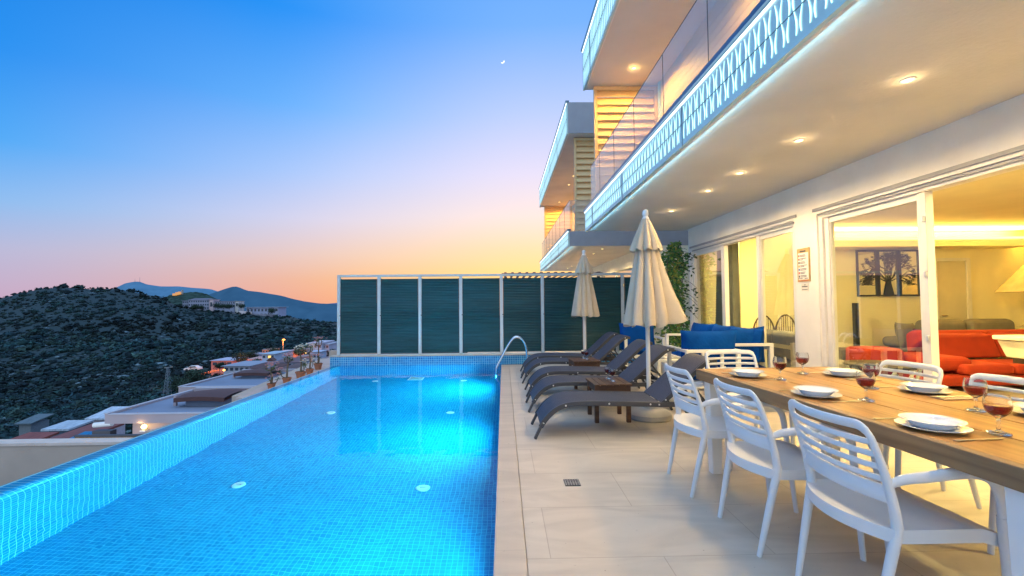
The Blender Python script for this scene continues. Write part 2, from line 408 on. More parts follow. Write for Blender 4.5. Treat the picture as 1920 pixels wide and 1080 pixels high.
mid = ramp([(E(-5), lin(180,120,110)), (E(0), lin(240,166,134)), (E(3), lin(240,180,148)), (E(6), lin(234,200,192)), (E(10), lin(218,212,236)), (E(15), lin(178,204,252)),
             (E(22), lin(110,182,255)), (E(31), lin(26,148,250)), (E(42), lin(80,160,245)), (E(65), lin(178,205,240))])
for r in (away, sunward, mid): l.new(en.outputs[0], r.inputs['Fac'])
# azimuth distance from the sunset, which sits a few degrees right of the view
az = N(n, 'ShaderNodeMath', operation='ARCTAN2'); l.new(sp.outputs['X'], az.inputs[0]); l.new(sp.outputs['Y'], az.inputs[1])
sub = N(n, 'ShaderNodeMath', operation='SUBTRACT'); sub.inputs[1].default_value = math.radians(7); l.new(az.outputs[0], sub.inputs[0])
ab = N(n, 'ShaderNodeMath', operation='ABSOLUTE'); l.new(sub.outputs[0], ab.inputs[0])
def rng(a, b):
    r = N(n, 'ShaderNodeMapRange', interpolation_type='SMOOTHSTEP'); r.inputs['From Min'].default_value = math.radians(a); r.inputs['From Max'].default_value = math.radians(b)
    l.new(ab.outputs[0], r.inputs['Value']); return r
m1 = N(n, 'ShaderNodeMix', data_type='RGBA'); l.new(rng(2, 36).outputs[0], m1.inputs[0]); l.new(sunward.outputs[0], m1.inputs[6]); l.new(mid.outputs[0], m1.inputs[7])
m2 = N(n, 'ShaderNodeMix', data_type='RGBA'); l.new(rng(22, 62).outputs[0], m2.inputs[0]); l.new(m1.outputs[2], m2.inputs[6]); l.new(away.outputs[0], m2.inputs[7])
sky = N(n, 'ShaderNodeTexSky', sky_type='NISHITA'); sky.sun_disc = False; sky.sun_elevation = math.radians(1.0); sky.sun_rotation = math.radians(7)
skm = N(n, 'ShaderNodeMix', data_type='RGBA', blend_type='ADD'); skm.inputs[0].default_value = .02
bf = N(n, 'ShaderNodeMapRange', interpolation_type='SMOOTHSTEP'); bf.inputs['From Min'].default_value = .05; bf.inputs['From Max'].default_value = -.6; bf.inputs['To Max'].default_value = .85
l.new(sp.outputs['Y'], bf.inputs['Value'])
m3 = N(n, 'ShaderNodeMix', data_type='RGBA'); l.new(bf.outputs[0], m3.inputs[0]); l.new(m2.outputs[2], m3.inputs[6]); m3.inputs[7].default_value = (.44, .56, .70, 1)  # pale tint mixed into the unseen sky behind, as fill
l.new(m3.outputs[2], skm.inputs[6]); l.new(sky.outputs[0], skm.inputs[7])
# sky behind the camera and overhead raised beyond the strip in view, as added fill
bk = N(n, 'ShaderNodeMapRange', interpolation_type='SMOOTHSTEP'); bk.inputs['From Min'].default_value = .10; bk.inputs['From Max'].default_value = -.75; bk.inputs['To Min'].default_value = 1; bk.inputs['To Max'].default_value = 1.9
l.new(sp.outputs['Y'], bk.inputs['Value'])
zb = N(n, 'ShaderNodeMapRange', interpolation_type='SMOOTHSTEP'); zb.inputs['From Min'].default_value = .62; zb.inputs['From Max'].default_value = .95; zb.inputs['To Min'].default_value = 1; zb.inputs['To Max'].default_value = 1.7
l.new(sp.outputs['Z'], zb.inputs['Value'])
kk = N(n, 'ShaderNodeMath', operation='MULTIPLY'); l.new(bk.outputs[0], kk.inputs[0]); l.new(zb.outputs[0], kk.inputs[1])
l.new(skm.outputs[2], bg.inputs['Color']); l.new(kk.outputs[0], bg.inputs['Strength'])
sd = D.lights.new('sun', 'SUN'); sd.energy = .12; sd.angle = math.radians(20); sd.color = (1, .72, .5)
so = D.objects.new('sun', sd); COL.objects.link(so); so.rotation_euler = (math.radians(88), 0, math.radians(180-7))

mo = MB(); R0 = 19
mpos = at(942, 115, 4000)
outer = [(R0*math.cos(a), R0*math.sin(a)) for a in np.linspace(math.radians(-128), math.radians(22), 20)]
inner = [(R0*.93*math.cos(a)-R0*.30, R0*.93*math.sin(a)+R0*.42) for a in np.linspace(math.radians(8), math.radians(-114), 18)]
poly = outer+inner[1:-1]
mo.add([mpos+rt2*x+up2*y for x, y in poly], [tuple(range(len(poly)))])
M['moon'] = emis('moonlight', (1, .98, .95), 1.6)
tag(mo.build('moon', 'moon', fixn=False), 'thin white crescent moon alone in the blue sky', 'moon')

# ------------------------------------------------------------------ pool
POOLL, POOLR, FLOOR, WZ, Y0, Y1 = -3.72, -.05, -1.48, -.08, -1.6, 10.45
MB().add([(POOLL,Y0,FLOOR),(POOLR,Y0,FLOOR),(POOLR,Y1,FLOOR),(POOLL,Y1,FLOOR),(POOLR,9.75,FLOOR),(3.05,9.75,FLOOR),(3.05,Y1,FLOOR)],
         [(0,1,2,3),(4,5,6,2)]).build('pool_floor', 'pool_floor', kind='structure')
prof = [(POOLL, FLOOR), (POOLL, -.30)]+[(POOLL-.10*(1-math.cos(a)), -.30+.185*math.sin(a)) for a in np.linspace(.1, PI/2, 8)]+[(-3.93, -.10), (-3.93, -2.4), (-3.75, -2.4)]
pw = MB(); k = len(prof)
pw.add([(x, Y0, z) for x, z in prof]+[(x, Y1+.2, z) for x, z in prof], [(i, i+1, k+i+1, k+i) for i in range(k-1)])
pw.build('pool_overflow_wall', 'pool_side', smooth=50, kind='structure')
MB().add([(POOLR,Y0,FLOOR),(POOLR,9.75,FLOOR),(POOLR,9.75,-.03),(POOLR,Y0,-.03)], [(0,1,2,3)]).build('pool_side_wall', 'pool_side', kind='structure')
e = MB(); e.box(-3.95, 3.05, Y1, Y1+.22, -2.4, .125); e.add([(POOLR,9.75,FLOOR),(3.05,9.75,FLOOR),(3.05,9.75,-.03),(POOLR,9.75,-.03)], [(0,1,2,3)])
e.add([(-3.95,Y0,FLOOR),(POOLR,Y0,FLOOR),(POOLR,Y0,0),(-3.95,Y0,0)], [(0,1,2,3)])
e.build('pool_end_wall', 'pool_end', kind='structure')
MB().box(-3.97, 3.07, Y1-.015, Y1+.25, .127, .15).build('pool_end_coping', 'coping', bevel=.004, kind='structure')
MB().add([(-3.928,Y0,WZ),(POOLR,Y0,WZ),(POOLR,Y1,WZ),(-3.928,Y1,WZ),(POOLR,9.75,WZ),(3.05,9.75,WZ),(3.05,Y1,WZ)], [(0,1,2,3),(4,5,6,2)]).build('pool_water', 'water', kind='structure')

M['pool_lamp'] = emis('pool_lamp_glow', (.45, .95, 1.0), 2.5)
LAMPY = [(.3, None), (3.25, 'glowing pool lamp low in the right wall nearest the camera'), (6.1, 'glowing pool lamp in the right wall beside the nearest sun loungers'), (9.0, 'glowing pool lamp in the right wall beside the handrail')]
for y, lab in LAMPY:
    a = area('pool_lamp_light', (POOLR-.05, y, -.62), (0, math.radians(88), 0), 108, (.06, .80, 1.0), .24, shape='DISK')
    a.data.spread = math.radians(172)
    if lab:
        t = thing('pool_lamp', lab, 'pool light', (POOLR, y, -.62), group='underwater lamps along the right pool wall')
        MB().lathe([(.09,0),(.12,0),(.12,.02),(.09,.025)], 20).build('rim', 'steel', t).rotation_euler = (0, -PI/2, 0)
        MB().lathe([(0,.012),(.09,.012)], 20).build('lens', 'pool_lamp', t).rotation_euler = (0, -PI/2, 0)
M['fitting'] = mat('white_pool_fitting', (.85, .9, .9), .3, var=.03)
rows = ['nearest', 'middle', 'farthest']
for j, y in enumerate((4.84, 7.36, 9.85)):
    for x, s in ((-2.76, 'left'), (-.86, 'right')):
        t = thing('pool_inlet', f'{rows[j]} round white inlet on the pool floor, {s} row', 'pool inlet', (x, y, FLOOR), group='round white inlets on the pool floor')
        MB().lathe([(0,.010),(.03,.010),(.03,.016),(.055,.016),(.066,.004),(.066,0)], 20).build('cover', 'fitting', t, smooth=40)
        MB().box(-.028, .028, -.005, .005, .011, .0125).build('slot', 'track', t)
t = thing('pool_drain', 'square white drain cover on the pool floor near the far wall', 'pool drain', (-1.93, 10.1, FLOOR))
MB().box(-.16, .16, -.16, .16, .0, .02).build('frame', 'fitting', t)
g = MB()
for i in range(7): g.box(-.13, .13, -.13+.04*i, -.112+.04*i, .021, .027)
g.build('grille', 'track', t)

# ------------------------------------------------------------------ deck
d = MB()
d.add([(.11,-3,0),(3.6,-3,0),(3.6,9.62,0),(.11,9.62,0),(3.05,9.62,0),(3.05,10.9,0),(5.5,10.9,0),(5.5,9.62,0)], [(0,1,2,3),(4,7,6,5)])
d.build('deck', 'deck', kind='structure')
cp = MB(); cp.box(-.06, .107, -3, 9.62, -.03, .003); cp.box(-.06, 3.05, 9.623, 9.79, -.03, .003)
cp.build('pool_coping', 'coping', bevel=.006, kind='structure')
MB().box(.0, 12, -3, 9.7, -2.5, -.05).build('deck_base', 'parapet', kind='structure')
t = thing('floor_drain', 'small square metal drain grate set in the deck tiles', 'drain', (.485, 3.335, 0))
MB().box(-.055, .055, -.06, .06, .001, .005).build('pan', 'black', t)
g = MB()
for i in range(6): g.box(-.052+.0185*i, -.043+.0185*i, -.056, .056, .0055, .009)
for i in range(2): g.box(-.052, .0495, -.03+.05*i, -.022+.05*i, .0095, .0105)
g.build('grille', mat('grate_steel', (.26,.25,.24), .45, var=.1), t)

# ------------------------------------------------------------------ villas
def slit_strokes(x, y0, y1, z0, z1, period=2.07, pitch=.057, amp=.0135, wdt=.0112):
    """cut-out wavy strokes, mirrored in pairs, of one fascia; broken at the middle seam"""
    m = MB(); y = y0+.06; k = 0; h = z1-z0
    while y < y1-.06:
        ph = (y-y0) % period
        if .05 < ph < period-.05:
            sgn = 1 if k % 2 else -1
            for (ta, tb) in ((0, .485), (.515, 1)):
                pts = []; nn = 7
                for i in range(nn+1):
                    t = ta+(tb-ta)*i/nn
                    yy = y+sgn*amp*math.sin(2*PI*t+.5); ww = wdt*(.55+.75*abs(math.sin(PI*2*t+.3)))
                    pts.append((yy, z0+h*t, ww))
                vs = []
                for yy, zz, ww in pts: vs += [(x, yy-ww/2, zz), (x, yy+ww/2, zz)]
                m.add(vs, [(2*i, 2*i+1, 2*i+3, 2*i+2) for i in range(nn)])
        y += pitch; k += 1
    return m

def fascia(par, x, y0, y1, z0, z1):
    f = slit_strokes(x-.004, y0, y1, z0+.05, z1-.085); f.mi = [1]*len(f.mi); f.box(x, x+.03, y0, y1, z0, z1-.03, 0)
    for q in np.arange(y0, y1, 2.07): f.box(x-.003, x-.0005, q-.003, q+.003, z0, z1-.05, 2)
    f.box(x-.003, x-.0005, y0, y1, (z0+z1)/2-.02, (z0+z1)/2-.017, 2)
    o = f.build('fascia_panel', ['fascia', 'slits', 'joint'], par)
    MB().box(x-.03, x+.06, y0-.02, y1+.02, z1-.028, z1+.012).build('cap', 'cap', o)
    MB().box(x-.012, x-.002, y0, y1, z1-.056, z1-.044).build('light_strip', 'strip', o)
    return o

def louvers(par, y, x0, x1, z0, z1, pitch=.155, name='louver_screen'):
    f = MB()
    f.box(x0, x0+.06, y-.04, y+.04, z0, z1); f.box(x1-.06, x1, y-.04, y+.04, z0, z1)
    f.box(x0+.06, x1-.06, y-.04, y+.04, z1-.07, z1)
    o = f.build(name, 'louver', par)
    s = MB(); z = z0+.06
    while z < z1-.14:
        s.add([(x0+.06,y-.035,z),(x1-.06,y-.035,z),(x1-.06,y+.03,z+.165),(x0+.06,y+.03,z+.165),(x0+.06,y-.02,z-.008),(x1-.06,y-.02,z-.008),(x1-.06,y+.045,z+.157),(x0+.06,y+.045,z+.157)],
              [(0,1,2,3),(7,6,5,4),(0,4,5,1),(3,2,6,7),(0,3,7,4),(1,5,6,2)]); z += pitch
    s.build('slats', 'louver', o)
    return o

def downlight(par, x, y, z):
    o = MB().lathe([(.029,-.008),(.040,-.008),(.044,-.002),(.044,.0)], 20, (x, y, z-.001)).build('downlight', 'white', par, smooth=40)
    MB().lathe([(0,-.006),(.029,-.006)], 20, (x, y, z-.001)).build('bulb', 'bulb', o, fixn=False)
    return o

def balustrade(par, x, y0, y1, z0, z1, joints):
    ys = [y0]+[j for j in joints if y0 < j < y1]+[y1]
    for a, b in zip(ys[:-1], ys[1:]):
        p = MB().add([(x+.006,a+.004,z0),(x+.006,b-.004,z0),(x+.006,b-.004,z1),(x+.006,a+.004,z1)], [(0,3,2,1)]).build('glass_panel', 'rail_glass', par, fixn=False)
        MB().box(x+.003, x+.009, a+.004, b-.004, z1+.0005, z1+.006).build('top_edge', 'joint', p)
        if b != y1: MB().box(x+.003, x+.009, b-.0025, b+.0025, z0, z1).build('joint', 'joint', p)

def upper_parts(t, ya, yb, ends, lit):
    # balcony slab, upper wall, roof slab with their glowing fascias
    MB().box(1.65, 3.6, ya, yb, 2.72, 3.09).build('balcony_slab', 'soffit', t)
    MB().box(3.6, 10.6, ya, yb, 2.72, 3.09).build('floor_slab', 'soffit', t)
    fascia(t, 1.617, ya, yb, 2.705, 3.13)
    balustrade(t, 1.66, ya+.02, yb-.42, 3.13, 3.87, [-1.0, 0, 1.5, 2.53, 3.57, 4.6, 5.65, 6.7, 7.7] if ya < 5 else [ya+1.03*i for i in range(1, 8)])
    u = MB(); u.box(3.05, 3.25, ya+.1, yb-.1, 3.09, 5.55)
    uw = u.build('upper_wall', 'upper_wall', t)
    s = MB(); z = 3.2
    while z < 5.45: s.box(3.044, 3.0495, ya+.6, yb-.5, z, z+.118); z += .125
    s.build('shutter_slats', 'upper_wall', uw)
    MB().box(3.02, 3.10, yb-.36, yb-.28, 3.09, 5.55).build('corner_post', 'fascia', t)
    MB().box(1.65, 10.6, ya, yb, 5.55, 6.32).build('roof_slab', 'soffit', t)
    fascia(t, 1.617, ya, yb, 5.53, 6.36)
    # lighter edge strip below the soffit edges
    for z in (2.714, 5.544): MB().box(1.66, 1.675, ya, yb, z, z+.005).build('drip_edge', 'white', t)

villa = thing('villa', 'white villa with glowing patterned balcony edge over the dining terrace', 'house', (0, 0, 0))
VA, VB = -2.2, 8.9
upper_parts(villa, VA, VB, True, True)
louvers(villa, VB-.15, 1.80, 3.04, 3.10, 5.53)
# end glass of the balcony
MB().add([(1.66,VB-.42,3.13),(3.04,VB-.42,3.13),(3.04,VB-.42,3.87),(1.66,VB-.42,3.87)], [(0,1,2,3)]).build('glass_panel', 'rail_glass', villa)
# ground floor shell
wl = MB()
WX0, WX1 = 3.6, 3.80
wl.box(WX0, WX1, 8.62, 8.75, 0, 2.3); wl.box(WX0, WX1, 5.13, 5.53, 0, 2.3); wl.box(WX0, WX1, VA, .9, 0, 2.3)
wl.box(WX0, WX1, VA, 8.75, 2.3, 2.72)
wl.build('front_wall', 'plaster', villa)
ew = MB(); ew.box(WX1, 10.6, 8.75-.02, 8.95, 0, 2.72); ew.box(10.4, 10.6, VA, 8.73, 0, 2.72); ew.box(WX1, 10.4, VA-.2, VA, 0, 2.72)
ew.build('room_wall', 'room', villa)
MB().box(WX1, 10.4, VA, 8.73, 2.64, 2.70).build('room_ceiling', 'room_ceiling', villa)
MB().box(WX0+.02, 10.4, VA, 8.73, -.04, .012).build('room_floor', 'room_floor', villa)
# soffit box with cove light along the end wall
MB().box(5.6, 9.9, 8.25, 8.73, 2.30, 2.42).build('ceiling_cove', 'room', villa)
MB().box(5.75, 9.85, 8.22, 8.245, 2.43, 2.47).build('cove_strip', 'cove', villa)
# windows
def window(y0, y1, posts, panes, name='window'):
    f = MB()
    f.box(3.62, 3.74, y0, y0+.06, .012, 2.24); f.box(3.62, 3.74, y1-.06, y1, .012, 2.24); f.box(3.62, 3.74, y0, y1, 2.24, 2.298); f.box(3.62, 3.74, y0+.06, y1-.06, .012, .04)
    for yp, wd in posts: f.box(3.64, 3.71, yp-wd/2, yp+wd/2, .04, 2.24)
    o = f.build(name, 'frame', villa, bevel=.004)
    tr = MB(); tr.box(3.585, 3.597, y0-.05, y1+.05, 2.33, 2.365); tr.box(3.60, 3.618, y0+.02, y1-.02, 2.268, 2.285); tr.build('track', 'track', o)
    for a, b in panes:
        p = MB().add([(3.675,a,.10),(3.675,b,.10),(3.675,b,2.18),(3.675,a,2.18)], [(0,3,2,1)]).build('pane', 'pane', o, fixn=False)
        s = MB(); s.box(3.655, 3.695, a, b, .04, .10); s.box(3.655, 3.695, a, b, 2.18, 2.24); s.box(3.658, 3.692, a-.001, a+.012, .10, 2.18); s.box(3.658, 3.692, b-.012, b+.001, .10, 2.18)
        s.build('sash', 'frame', p)
    return o
window(5.53, 8.62, [(7.47, .11), (6.42, .08), (5.62, .05)], [(7.525, 8.56), (5.645, 6.38)])
w2 = window(.9, 5.13, [(3.87, .085), (5.03, .06)], [(3.9125, 5.0)])
for z in (.95, 1.50, 1.98): MB().box(3.622, 3.64, 3.835, 3.86, z, z+.05).build('hinge', 'bolt', w2, bevel=.004)
# downlights in the balcony soffit
for y in (.3, 1.65, 2.83, 3.91, 4.91, 5.69, 6.95):
    downlight(villa, 2.61, y, 2.72); spot('downlight_lamp', (2.61, y, 2.69), 72, WARM, 168, .5); point('downlight_glow', (2.61, y, 2.66), .6, WARM, .02)
for y in (1.6, 4.8, 8.05):
    downlight(villa, 2.39, y, 5.55); spot('upper_downlight_lamp', (2.39, y, 5.52), 165, (1, .53, .11), 168, .5); point('upper_downlight_glow', (2.39, y, 5.48), 1.2, (1, .62, .2), .03)
for ya_, yb_ in ((VA, VB), (11.2, 19.9)):
    area('edge_strip_light', (1.69, (ya_+yb_)/2, 2.69), (0, math.radians(-96), 0), 7, (.30, .74, 1.0), .03, yb_-ya_-.2)
# interior lighting: the cove, plus ceiling lamps added out of sight as fill
area('cove_light', (7.8, 8.35, 2.47), (PI, 0, 0), 260, (1, .68, .14), 4.2, .15)
for x, y in ((4.3, 7.3), (4.35, 5.3), (4.35, 3.4), (4.3, 1.6)):
    area('room_fill_light', (x, y, 2.60), (0, math.radians(-28), 0), 165, (1, .78, .26), .3)
    MB().box(x-.15, x+.15, y-.15, y+.15, 2.615, 2.638).build('unseen_ceiling_lamp', 'cove', villa)
# interior door
dr = MB(); dr.box(8.36, 8.44, 8.68, 8.729, .012, 2.06); dr.box(9.02, 9.10, 8.68, 8.729, .012, 2.06); dr.box(8.36, 9.10, 8.68, 8.729, 2.0605, 2.12)
od = dr.build('door_frame', 'frame', villa)
dl = MB().box(8.443, 9.017, 8.70, 8.728, .015, 2.057).build('door', mat('door_paint', (.60, .54, .40), .6, var=.03), od); MB().tube([(8.50,8.69,1.0),(8.58,8.66,1.0)], .012, 8).build('handle', 'steel', dl)
# signs on the pier
sg = thing('rules_sign', 'tall tan notice board of house rules on the pier between windows', 'sign', (3.597, 5.365, 1.735))
MB().box(-.012, 0, -.11, .11, -.20, .20).build('board', mat('sign_board', (.50, .33, .12), .6, var=.2, scale=14), sg, bevel=.002)
MB().box(-.016, -.0125, -.095, .085, -.175, .145).build('paper', mat('sign_paper', (.80, .78, .72), .6, var=.03), sg)
tx = MB(); ic = MB(); random.seed(3)
for r in range(7):
    z = .120-r*.041
    for k in range(2):
        y = .045; L = random.uniform(.08, .125) if k == 0 else random.uniform(.05, .11)
        e_ = y-L
        while y > e_:
            ww = random.uniform(.008, .02); tx.box(-.0185, -.0165, max(e_, y-ww), y, z-.006-k*.015, z+.002-k*.015); y -= ww+.004
    ic.box(-.0185, -.0165, .056, .076, z-.022, z+.003, mi=[0,0,1,2,3,0,1][r])
tx.box(-.0185, -.0165, .01, .085, -.166, -.158); tx.box(-.0185, -.0165, -.085, -.03, -.166, -.158)
tx.build('lettering', 'joint', sg)
ic.build('pictograms', [mat('sign_red', (.5,.05,.03),.6), mat('sign_black', (.03,.03,.03),.6), mat('sign_amber', (.6,.35,.03),.6), mat('sign_blue', (.03,.14,.5),.6)], sg)
hd = MB(); hd.box(-.0145, -.0125, -.05, .055, .155, .172); hd.build('heading', 'joint', sg)
bd = MB(); bd.box(-.0145, -.0125, -.09, .09, -.192, -.184); bd.build('border', mat('sign_rust', (.45, .10, .03), .6), sg)
s2 = thing('small_notice', 'small white label stuck on the pier below the notice board', 'sign', (3.597, 5.36, 1.47))
MB().box(-.004, 0, -.06, .06, -.045, .045).build('plate', mat('label_plate', (.70, .66, .55), .6, var=.03), s2)
tx = MB(); tx.box(-.006, -.0045, -.02, .012, .022, .030); tx.box(-.006, -.0045, -.05, .05, .0, .012); tx.box(-.006, -.0045, -.05, .05, -.034, -.027); tx.build('lettering', 'joint', s2)

# neighbouring villa
nv = thing('villa', 'second white villa with lit patterned roof edge beyond the green fence', 'house', (0, 0, 0))
NA, NB = 11.2, 19.9
upper_parts(nv, NA, NB, True, True)
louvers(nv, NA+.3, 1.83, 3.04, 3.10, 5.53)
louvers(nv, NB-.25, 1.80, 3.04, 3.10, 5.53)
ends = MB(); ends.box(1.645, 10.6, NA-.012, NA-.002, 5.55, 6.33); ends.box(1.645, 10.6, NA-.012, NA-.002, 2.72, 3.085)
ends.build('end_face', 'slab_end', nv)
MB().add([(1.66,NA+.02,3.1),(3.0,NA+.02,3.1),(3.0,NA+.02,3.87),(1.66,NA+.02,3.87)], [(0,1,2,3)]).build('glass_panel', 'rail_glass', nv)
MB().box(1.95, 1.99, NA+.5, NA+.54, 3.1, 5.5).build('corner_post', 'slab_end', nv)
ng = MB(); ng.box(3.6, 3.8, NA+.2, 12.6, 0, 2.72); ng.box(3.6, 3.8, 16.6, NB, 0, 2.72); ng.box(3.6, 3.8, 12.6, 16.6, 2.3, 2.72); ng.box(3.6, 10.5, NA, NA+.2, 0, 2.72)
ng.box(10.3, 10.5, NA+.2, NB, 0, 2.72)
ng.build('front_wall', mat('neighbour_plaster', (.84, .80, .62), .8, var=.05), nv)
nw = MB(); nw.box(3.62, 3.72, 12.6, 12.68, 0, 2.3); nw.box(3.62, 3.72, 14.56, 14.64, 0, 2.3); nw.box(3.62, 3.72, 16.52, 16.6, 0, 2.3)
nw = nw.build('window', 'frame', nv)

for a, b in ((12.68, 14.56), (14.64, 16.52)): MB().add([(3.66,a,.05),(3.66,b,.05),(3.66,b,2.28),(3.66,a,2.28)], [(0,3,2,1)]).build('pane', 'pane', nw, fixn=False)
MB().box(4.6, 4.7, 11.6, 19.5, .02, 2.6).build('room_wall', 'room', nv)
area('neighbour_room_lamp', (4.2, 14.4, 2.5), (0, 0, 0), 30, (1, .76, .30), .4)
MB().box(4.0, 4.4, 14.2, 14.6, 2.52, 2.56).build('unseen_ceiling_lamp', 'cove', nv)
for y in (11.8, 12.95, 14.05, 17.2, 18.3):
    downlight(nv, 2.59, y, 2.72)
for y in (12.9, 15, 17.8): spot('neighbour_downlight_lamp', (2.59, y, 2.69), 210, WARM, 160, .6)
for y in (12.2, 15.0, 16.1, 18.9):
    downlight(nv, 2.37, y, 5.55)
for y in (15.5, 18.9): spot('neighbour_upper_lamp', (2.37, y, 5.52), 170, (1, .50, .09), 165, .5)
MB().add([(-1,10.71,-.02),(3.6,10.71,-.02),(3.6,24,-.02),(-1,24,-.02)], [(0,1,2,3)]).build('neighbour_terrace', 'deck', kind='structure')
# little table on the neighbour's balcony
t = thing('balcony_table', 'small round white table on the balcony of the second villa', 'table', (2.25, 12.3, 3.09))
MB().lathe([(0,.70),(.32,.70),(.33,.715),(.32,.73),(0,.73)], 20).build('top', 'white', t)
for a in range(3): MB().bar((.2*math.cos(a*2.1), .2*math.sin(a*2.1), 0), (.12*math.cos(a*2.1), .12*math.sin(a*2.1), .70), .03, .03, (0.1,1,0)).build('leg', 'white', t)
# dark pergola behind the fence
t = thing('pergola', 'low dark slatted pergola just showing over the fence top', 'pergola', (0, 12.6, 0))
for x in (.02, 2.6): MB().box(x, x+.08, -.04, .04, 0, 2.05).build('post', 'joint', t)
b = MB(); b.box(-.05, 2.75, -.05, .05, 2.07, 2.15); b.box(-.05, 2.75, 2.6, 2.7, 2.07, 2.15); b.build('beam', mat('pergola_brown', (.12,.08,.07), .7), t)
b = MB()
for i in range(14): b.box(.02+.2*i, .09+.2*i, -.049, 2.9, 2.151, 2.175)
b.build('slats', mat('pergola_slat', (.20,.15,.14), .7), t)

# ------------------------------------------------------------------ fence on the far pool wall
fe = thing('privacy_fence', 'tall fence of dark green ribbed panels in pale frames behind the pool', 'fence', (0, 10.56, .15))
px = [-3.79, -2.87, -1.93, -.99, -.05, .90, 1.87, 2.77, 3.05]
for i, x in enumerate(px[:-1]):
    MB().box(x-.035, x+.035, -.03, .03, 0, 1.80).build('post', 'fence_frame', fe, bevel=.004)
MB().box(px[0]-.035, 3.35, -.032, .032, 1.80, 1.85).build('top_rail', 'fence_frame', fe, bevel=.004)
for a, b in zip(px[:-1], px[1:]):
    x0, x1 = a+.05, b-.05
    if b == px[-1]: x1 = 3.35
    def ribs(u, v, x0=x0, x1=x1):
        z = .05+v*1.70; ph = (z/.0375) % 1
        return (x0+(x1-x0)*u, -.008-.013*math.sin(PI*ph)**.6+.0022*noise.noise((x0*9+u*1.3, z*7, 3)), z)
    o = MB().grid(ribs, 3, 45*6).build('ribbed_panel', 'fence', fe, smooth=35)
    s = MB(); s.box(x0-.012, x0, -.012, .02, .04, 1.76); s.box(x1, x1+.012, -.012, .02, .04, 1.76); s.build('edge_strip', 'joint', o)
    q = MB()
    for z in (.9,): q.box(x0-.03, x0-.012, -.035, -.02, z, z+.02)
    q.build('clip', 'joint', o)
MB().box(px[0], 3.3, -.03, .03, .0, .022).build('bottom_rail', 'fence_frame', fe)
MB().box(2.78, 2.80, -.045, -.03, 1.52, 1.60).build('latch', 'steel', fe)

# handrail of the pool
hr = thing('pool_handrail', 'curved stainless steel handrail at the far corner of the pool', 'handrail', (0, 9.2, 0))
for i, y in enumerate((0, .16)):
    p = bez([(.47,y,.0),(.47,y,.22),(.445,y,.42),(.385,y,.56),(.29,y,.625),(.19,y,.60),(.08,y,.46),(-.03,y,.26),(-.12,y,.10),(-.155,y,-.02),(-.165,y,-.25),(-.165,y,-.85)], 6)
    MB().tube(p, .021, 12, (0,1,0)).build('rail', 'steel', hr, smooth=60)
    MB().lathe([(.021,.03),(.045,.012),(.05,.0)], 16, (.47, y, .0)).build('flange', 'steel', hr, smooth=50)
for z in (-.35, -.62): MB().box(-.19, -.14, .0, .16, z, z+.02).build('step', 'steel', hr)

# ------------------------------------------------------------------ umbrellas
def umbrella(loc, label, flare=1.0, seed=1, wedge=True):
    t = thing('patio_umbrella', label, 'umbrella', loc, group='closed cream umbrellas by the pool')
    MB().tube([(0,0,.08),(0,0,2.22)], .024, 14).build('pole', 'pole', t, smooth=60)
    MB().lathe([(0,0),(.23,0),(.245,.02),(.24,.06),(.19,.10),(.07,.12),(.045,.18),(.028,.19)], 28).build('base', mat('umbrella_base_resin', (.42,.41,.39), .6, var=.08), t, smooth=40)
    MB().lathe([(0,2.37),(.02,2.365),(.032,2.345),(.036,2.31),(.026,2.285),(.04,2.27),(.038,2.25)], 16).build('finial', 'white', t, smooth=60)
    rnd = random.Random(seed); ph = [rnd.uniform(.75, 1.2) for _ in range(9)]
    nf = 9
    def pleat(a, h, depth):
        q = a*nf/(2*PI); k = int(q) % nf; fr = q % 1
        s = abs(math.sin(PI*fr))**.7
        return 1-depth+depth*1.35*s*ph[k]
    def can(u, v):
        a = 2*PI*u; z = 2.14-1.10*v-.015*v*math.sin(a*nf+.5)
        R = .068+.188*v**.92*(1-.08*v)
        R *= pleat(a, v, .16+.12*v)
        dx = math.cos(a-.0)
        if wedge: R *= 1+flare*.62*max(0, math.cos(a+.25))**7*v**1.3
        sw = .10*v*math.sin(a*nf+1.2)
        return (R*math.cos(a+sw*.4), R*math.sin(a+sw*.4), z+.06*max(0, math.cos(a+.25))**7*v*flare)
    MB().grid(can, 9*14, 26).build('canopy', 'canvas', t, smooth=70, fixn=False)
    def vent(u, v):
        a = 2*PI*u; z = 2.27-.36*v-.03*v*abs(math.cos(a*nf/2))
        R = (.033+.142*v**.9)*pleat(a, v, .10+.10*v)
        return (R*math.cos(a), R*math.sin(a), z)
    MB().grid(vent, 9*14, 12).build('vent_flap', 'canvas', t, smooth=70, fixn=False)
    def fold(u, v):
        a = 2*PI*u; R = (.04+.12*v)*(1+.35*math.sin(a*nf+1)); return (R*math.cos(a), R*math.sin(a), 2.0-.93*v)
    MB().grid(fold, 9*10, 8).build('inner_folds', 'canvas', t, smooth=70, fixn=False)
    for k in range(8):
        a = 2*PI*k/8
        MB().tube([(.03*math.cos(a), .03*math.sin(a), 2.1), (.15*math.cos(a), .15*math.sin(a), 1.15)], .008, 6).build('rib', 'pole', t)
    return t
umbrella((1.635, 5.16, 0), 'closed cream umbrella between the two nearest loungers, larger in view', 1.0, 2)
umbrella((1.615, 9.06, 0), 'closed cream umbrella behind the farthest loungers, smaller in view', .12, 5)
umbrella((1.63, 16, 0), 'top of a closed white umbrella peeking above the green fence', .1, 8)

